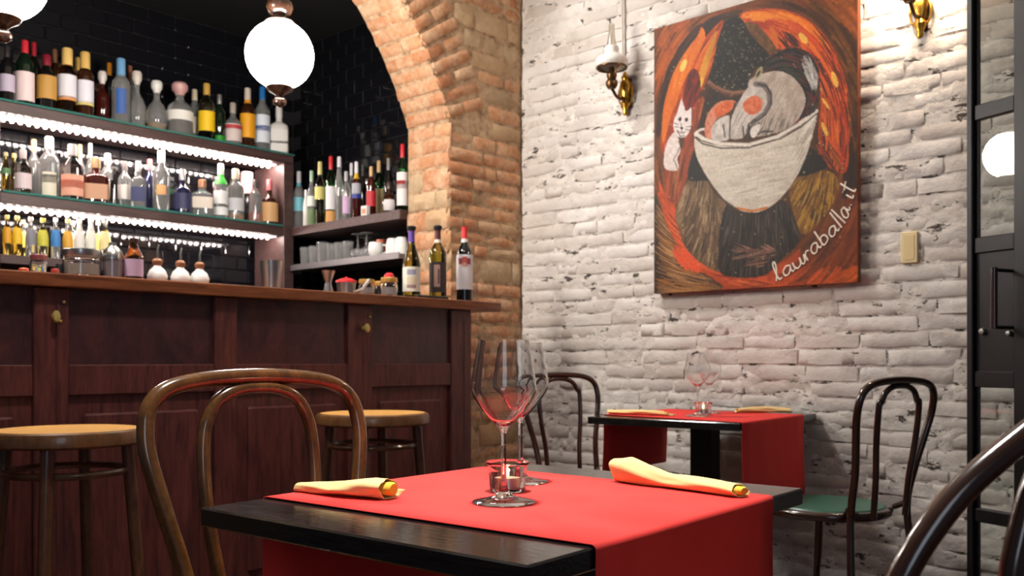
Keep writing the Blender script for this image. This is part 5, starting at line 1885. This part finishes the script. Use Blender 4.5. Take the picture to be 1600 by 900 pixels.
for pts in ([(208, 752), (207, 772), (192, 770), (186, 760)], [(207, 772), (222, 776), (230, 764)], [(204, 720), (207, 742)], [(166, 716), (188, 726)], [(168, 738), (190, 740)], [(232, 740), (262, 736)], [(230, 752), (258, 760)], [(180, 760), (200, 795), (226, 790)]):
    stroke(A_(pts), 2.0, (70, 56, 56), .9, False)
# spatter and varnish
for _ in range(120):
    x, y = rp.uniform(80, 600), rp.uniform(150, 800)
    stroke([(x, y), (x + 1, y + 1)], rp.uniform(2, 3.4), (206, 192, 160), .7, False)
img *= (.93 + .13 * vnoise(xs / 3, ys / 3, 40))[..., None]
img = np.clip(img / 255, 0, 1) ** 1.14 * .95
linimg = np.where(img <= .04045, img / 12.92, ((img + .055) / 1.055) ** 2.4)

pa = thing('painting', 'large unframed canvas of a figure bent into a white bowl among orange flames', 'painting', (XP, (yl_ + yr_) / 2, zb_), 0)
Mp = lambda u, v: (0.0, PW / 2 - u * PW, PH - v * PH)
vs = [Mp(u, v) for v in np.linspace(0, 1, NV) for u in np.linspace(0, 1, NU)]
fs = [(j * NU + i, (j + 1) * NU + i, (j + 1) * NU + i + 1, j * NU + i + 1) for j in range(NV - 1) for i in range(NU - 1)]
me = bpy.data.meshes.new('canvas')
me.from_pydata(vs, [], fs)
ca = me.color_attributes.new('paint', 'FLOAT_COLOR', 'POINT')
ca.data.foreach_set('color', np.concatenate([linimg.reshape(-1, 3), np.ones((NU * NV, 1))], 1).ravel())
t = NT('painted_canvas')
at_ = t.n('ShaderNodeAttribute', attribute_name='paint')
t.base(at_.outputs['Color'])
t.set(Roughness=.5, Specular_IOR_Level=.25)
t.nrm(t.bump(t.noise(t.coords((1, 1, 1)), 160, 3), .3, .001))
me.materials.append(t.m)
o = bpy.data.objects.new('canvas', me)
col.objects.link(o)
o.parent = pa
MB().box(.0012, .030, -PW / 2, PW / 2, 0, PH).build('stretcher', paint((120, 60, 34)), pa, smooth=False)
# handwriting on the canvas
LET = {   # strokes on a unit grid: x-height 1
    'l': (.62, [[(0, .1), (.25, .9), (.42, 1.8), (.36, 2.25), (.22, 1.9), (.2, .7), (.28, .1), (.5, .1)]]),
    'L': (.42, [[(.2, 2.3), (.2, 1.2), (.2, 0)]]),
    'a': (.95, [[(.75, .85), (.45, 1.0), (.12, .6), (.15, .12), (.42, .05), (.7, .5), (.78, .9), (.72, .3), (.82, .05), (1.0, .2)]]),
    'u': (.95, [[(.05, .95), (.1, .3), (.3, .03), (.6, .3), (.72, .95), (.7, .3), (.82, .05), (1.0, .2)]]),
    'r': (.75, [[(.05, .2), (.2, .95), (.24, .05), (.28, .6), (.5, .98), (.75, .85)]]),
    'b': (.85, [[(.1, 2.0), (.12, 1.2), (.14, .1), (.4, 0), (.68, .3), (.6, .85), (.3, .95), (.16, .6)]]),
    '.': (.55, [[(.2, .02), (.26, .07)]]),
    'i': (.45, [[(.18, .95), (.16, .3), (.24, .03), (.4, .15)], [(.24, 1.4), (.27, 1.45)]]),
    't': (.60, [[(.28, 2.0), (.22, .9), (.24, .1), (.45, .05)], [(-.05, 1.35), (.65, 1.45)]]),
}
word = 'lauraba' + 'LL' + 'a.it'
adv = sum(LET[c_][0] for c_ in word)
basep = spline([(402, 826, 0), (450, 797, 0), (492, 768, 0), (532, 728, 0), (572, 692, 0), (606, 652, 0), (622, 600, 0), (636, 552, 0)], 20)
cum = [0]
for a, b in zip(basep, basep[1:]):
    cum.append(cum[-1] + (b - a).length)


def base_at(s):
    s = min(max(s, 0), cum[-1] - 1e-4)
    i = min(max(j for j in range(len(cum)) if cum[j] <= s), len(basep) - 2)
    return basep[i].lerp(basep[i + 1], (s - cum[i]) / (cum[i + 1] - cum[i])), (basep[i + 1] - basep[i]).normalized()


sg = MB()
xh = 25.0
s = 0.0
for c_ in word:
    wl_, strokes = LET[c_]
    k = cum[-1] / adv
    for st in strokes:
        pts = []
        for p in spline([(x, y, 0) for x, y in st], 5):
            bp, tn = base_at(s + p.x * k)
            up = Vector((.85 * tn.y, -abs(tn.x) - .15, 0)).normalized()
            w2 = bp + up * (p.y * xh)
            m3 = Mp(*to_uv(w2.x, w2.y))
            pts.append((-.0008, m3[1], m3[2]))
        sg.tube(pts, .0034, 6)
    s += wl_ * k
sgo = sg.build('signature', paint((232, 222, 206)), pa)
tag(sgo, 'white handwritten signature reading lauraballa.it')
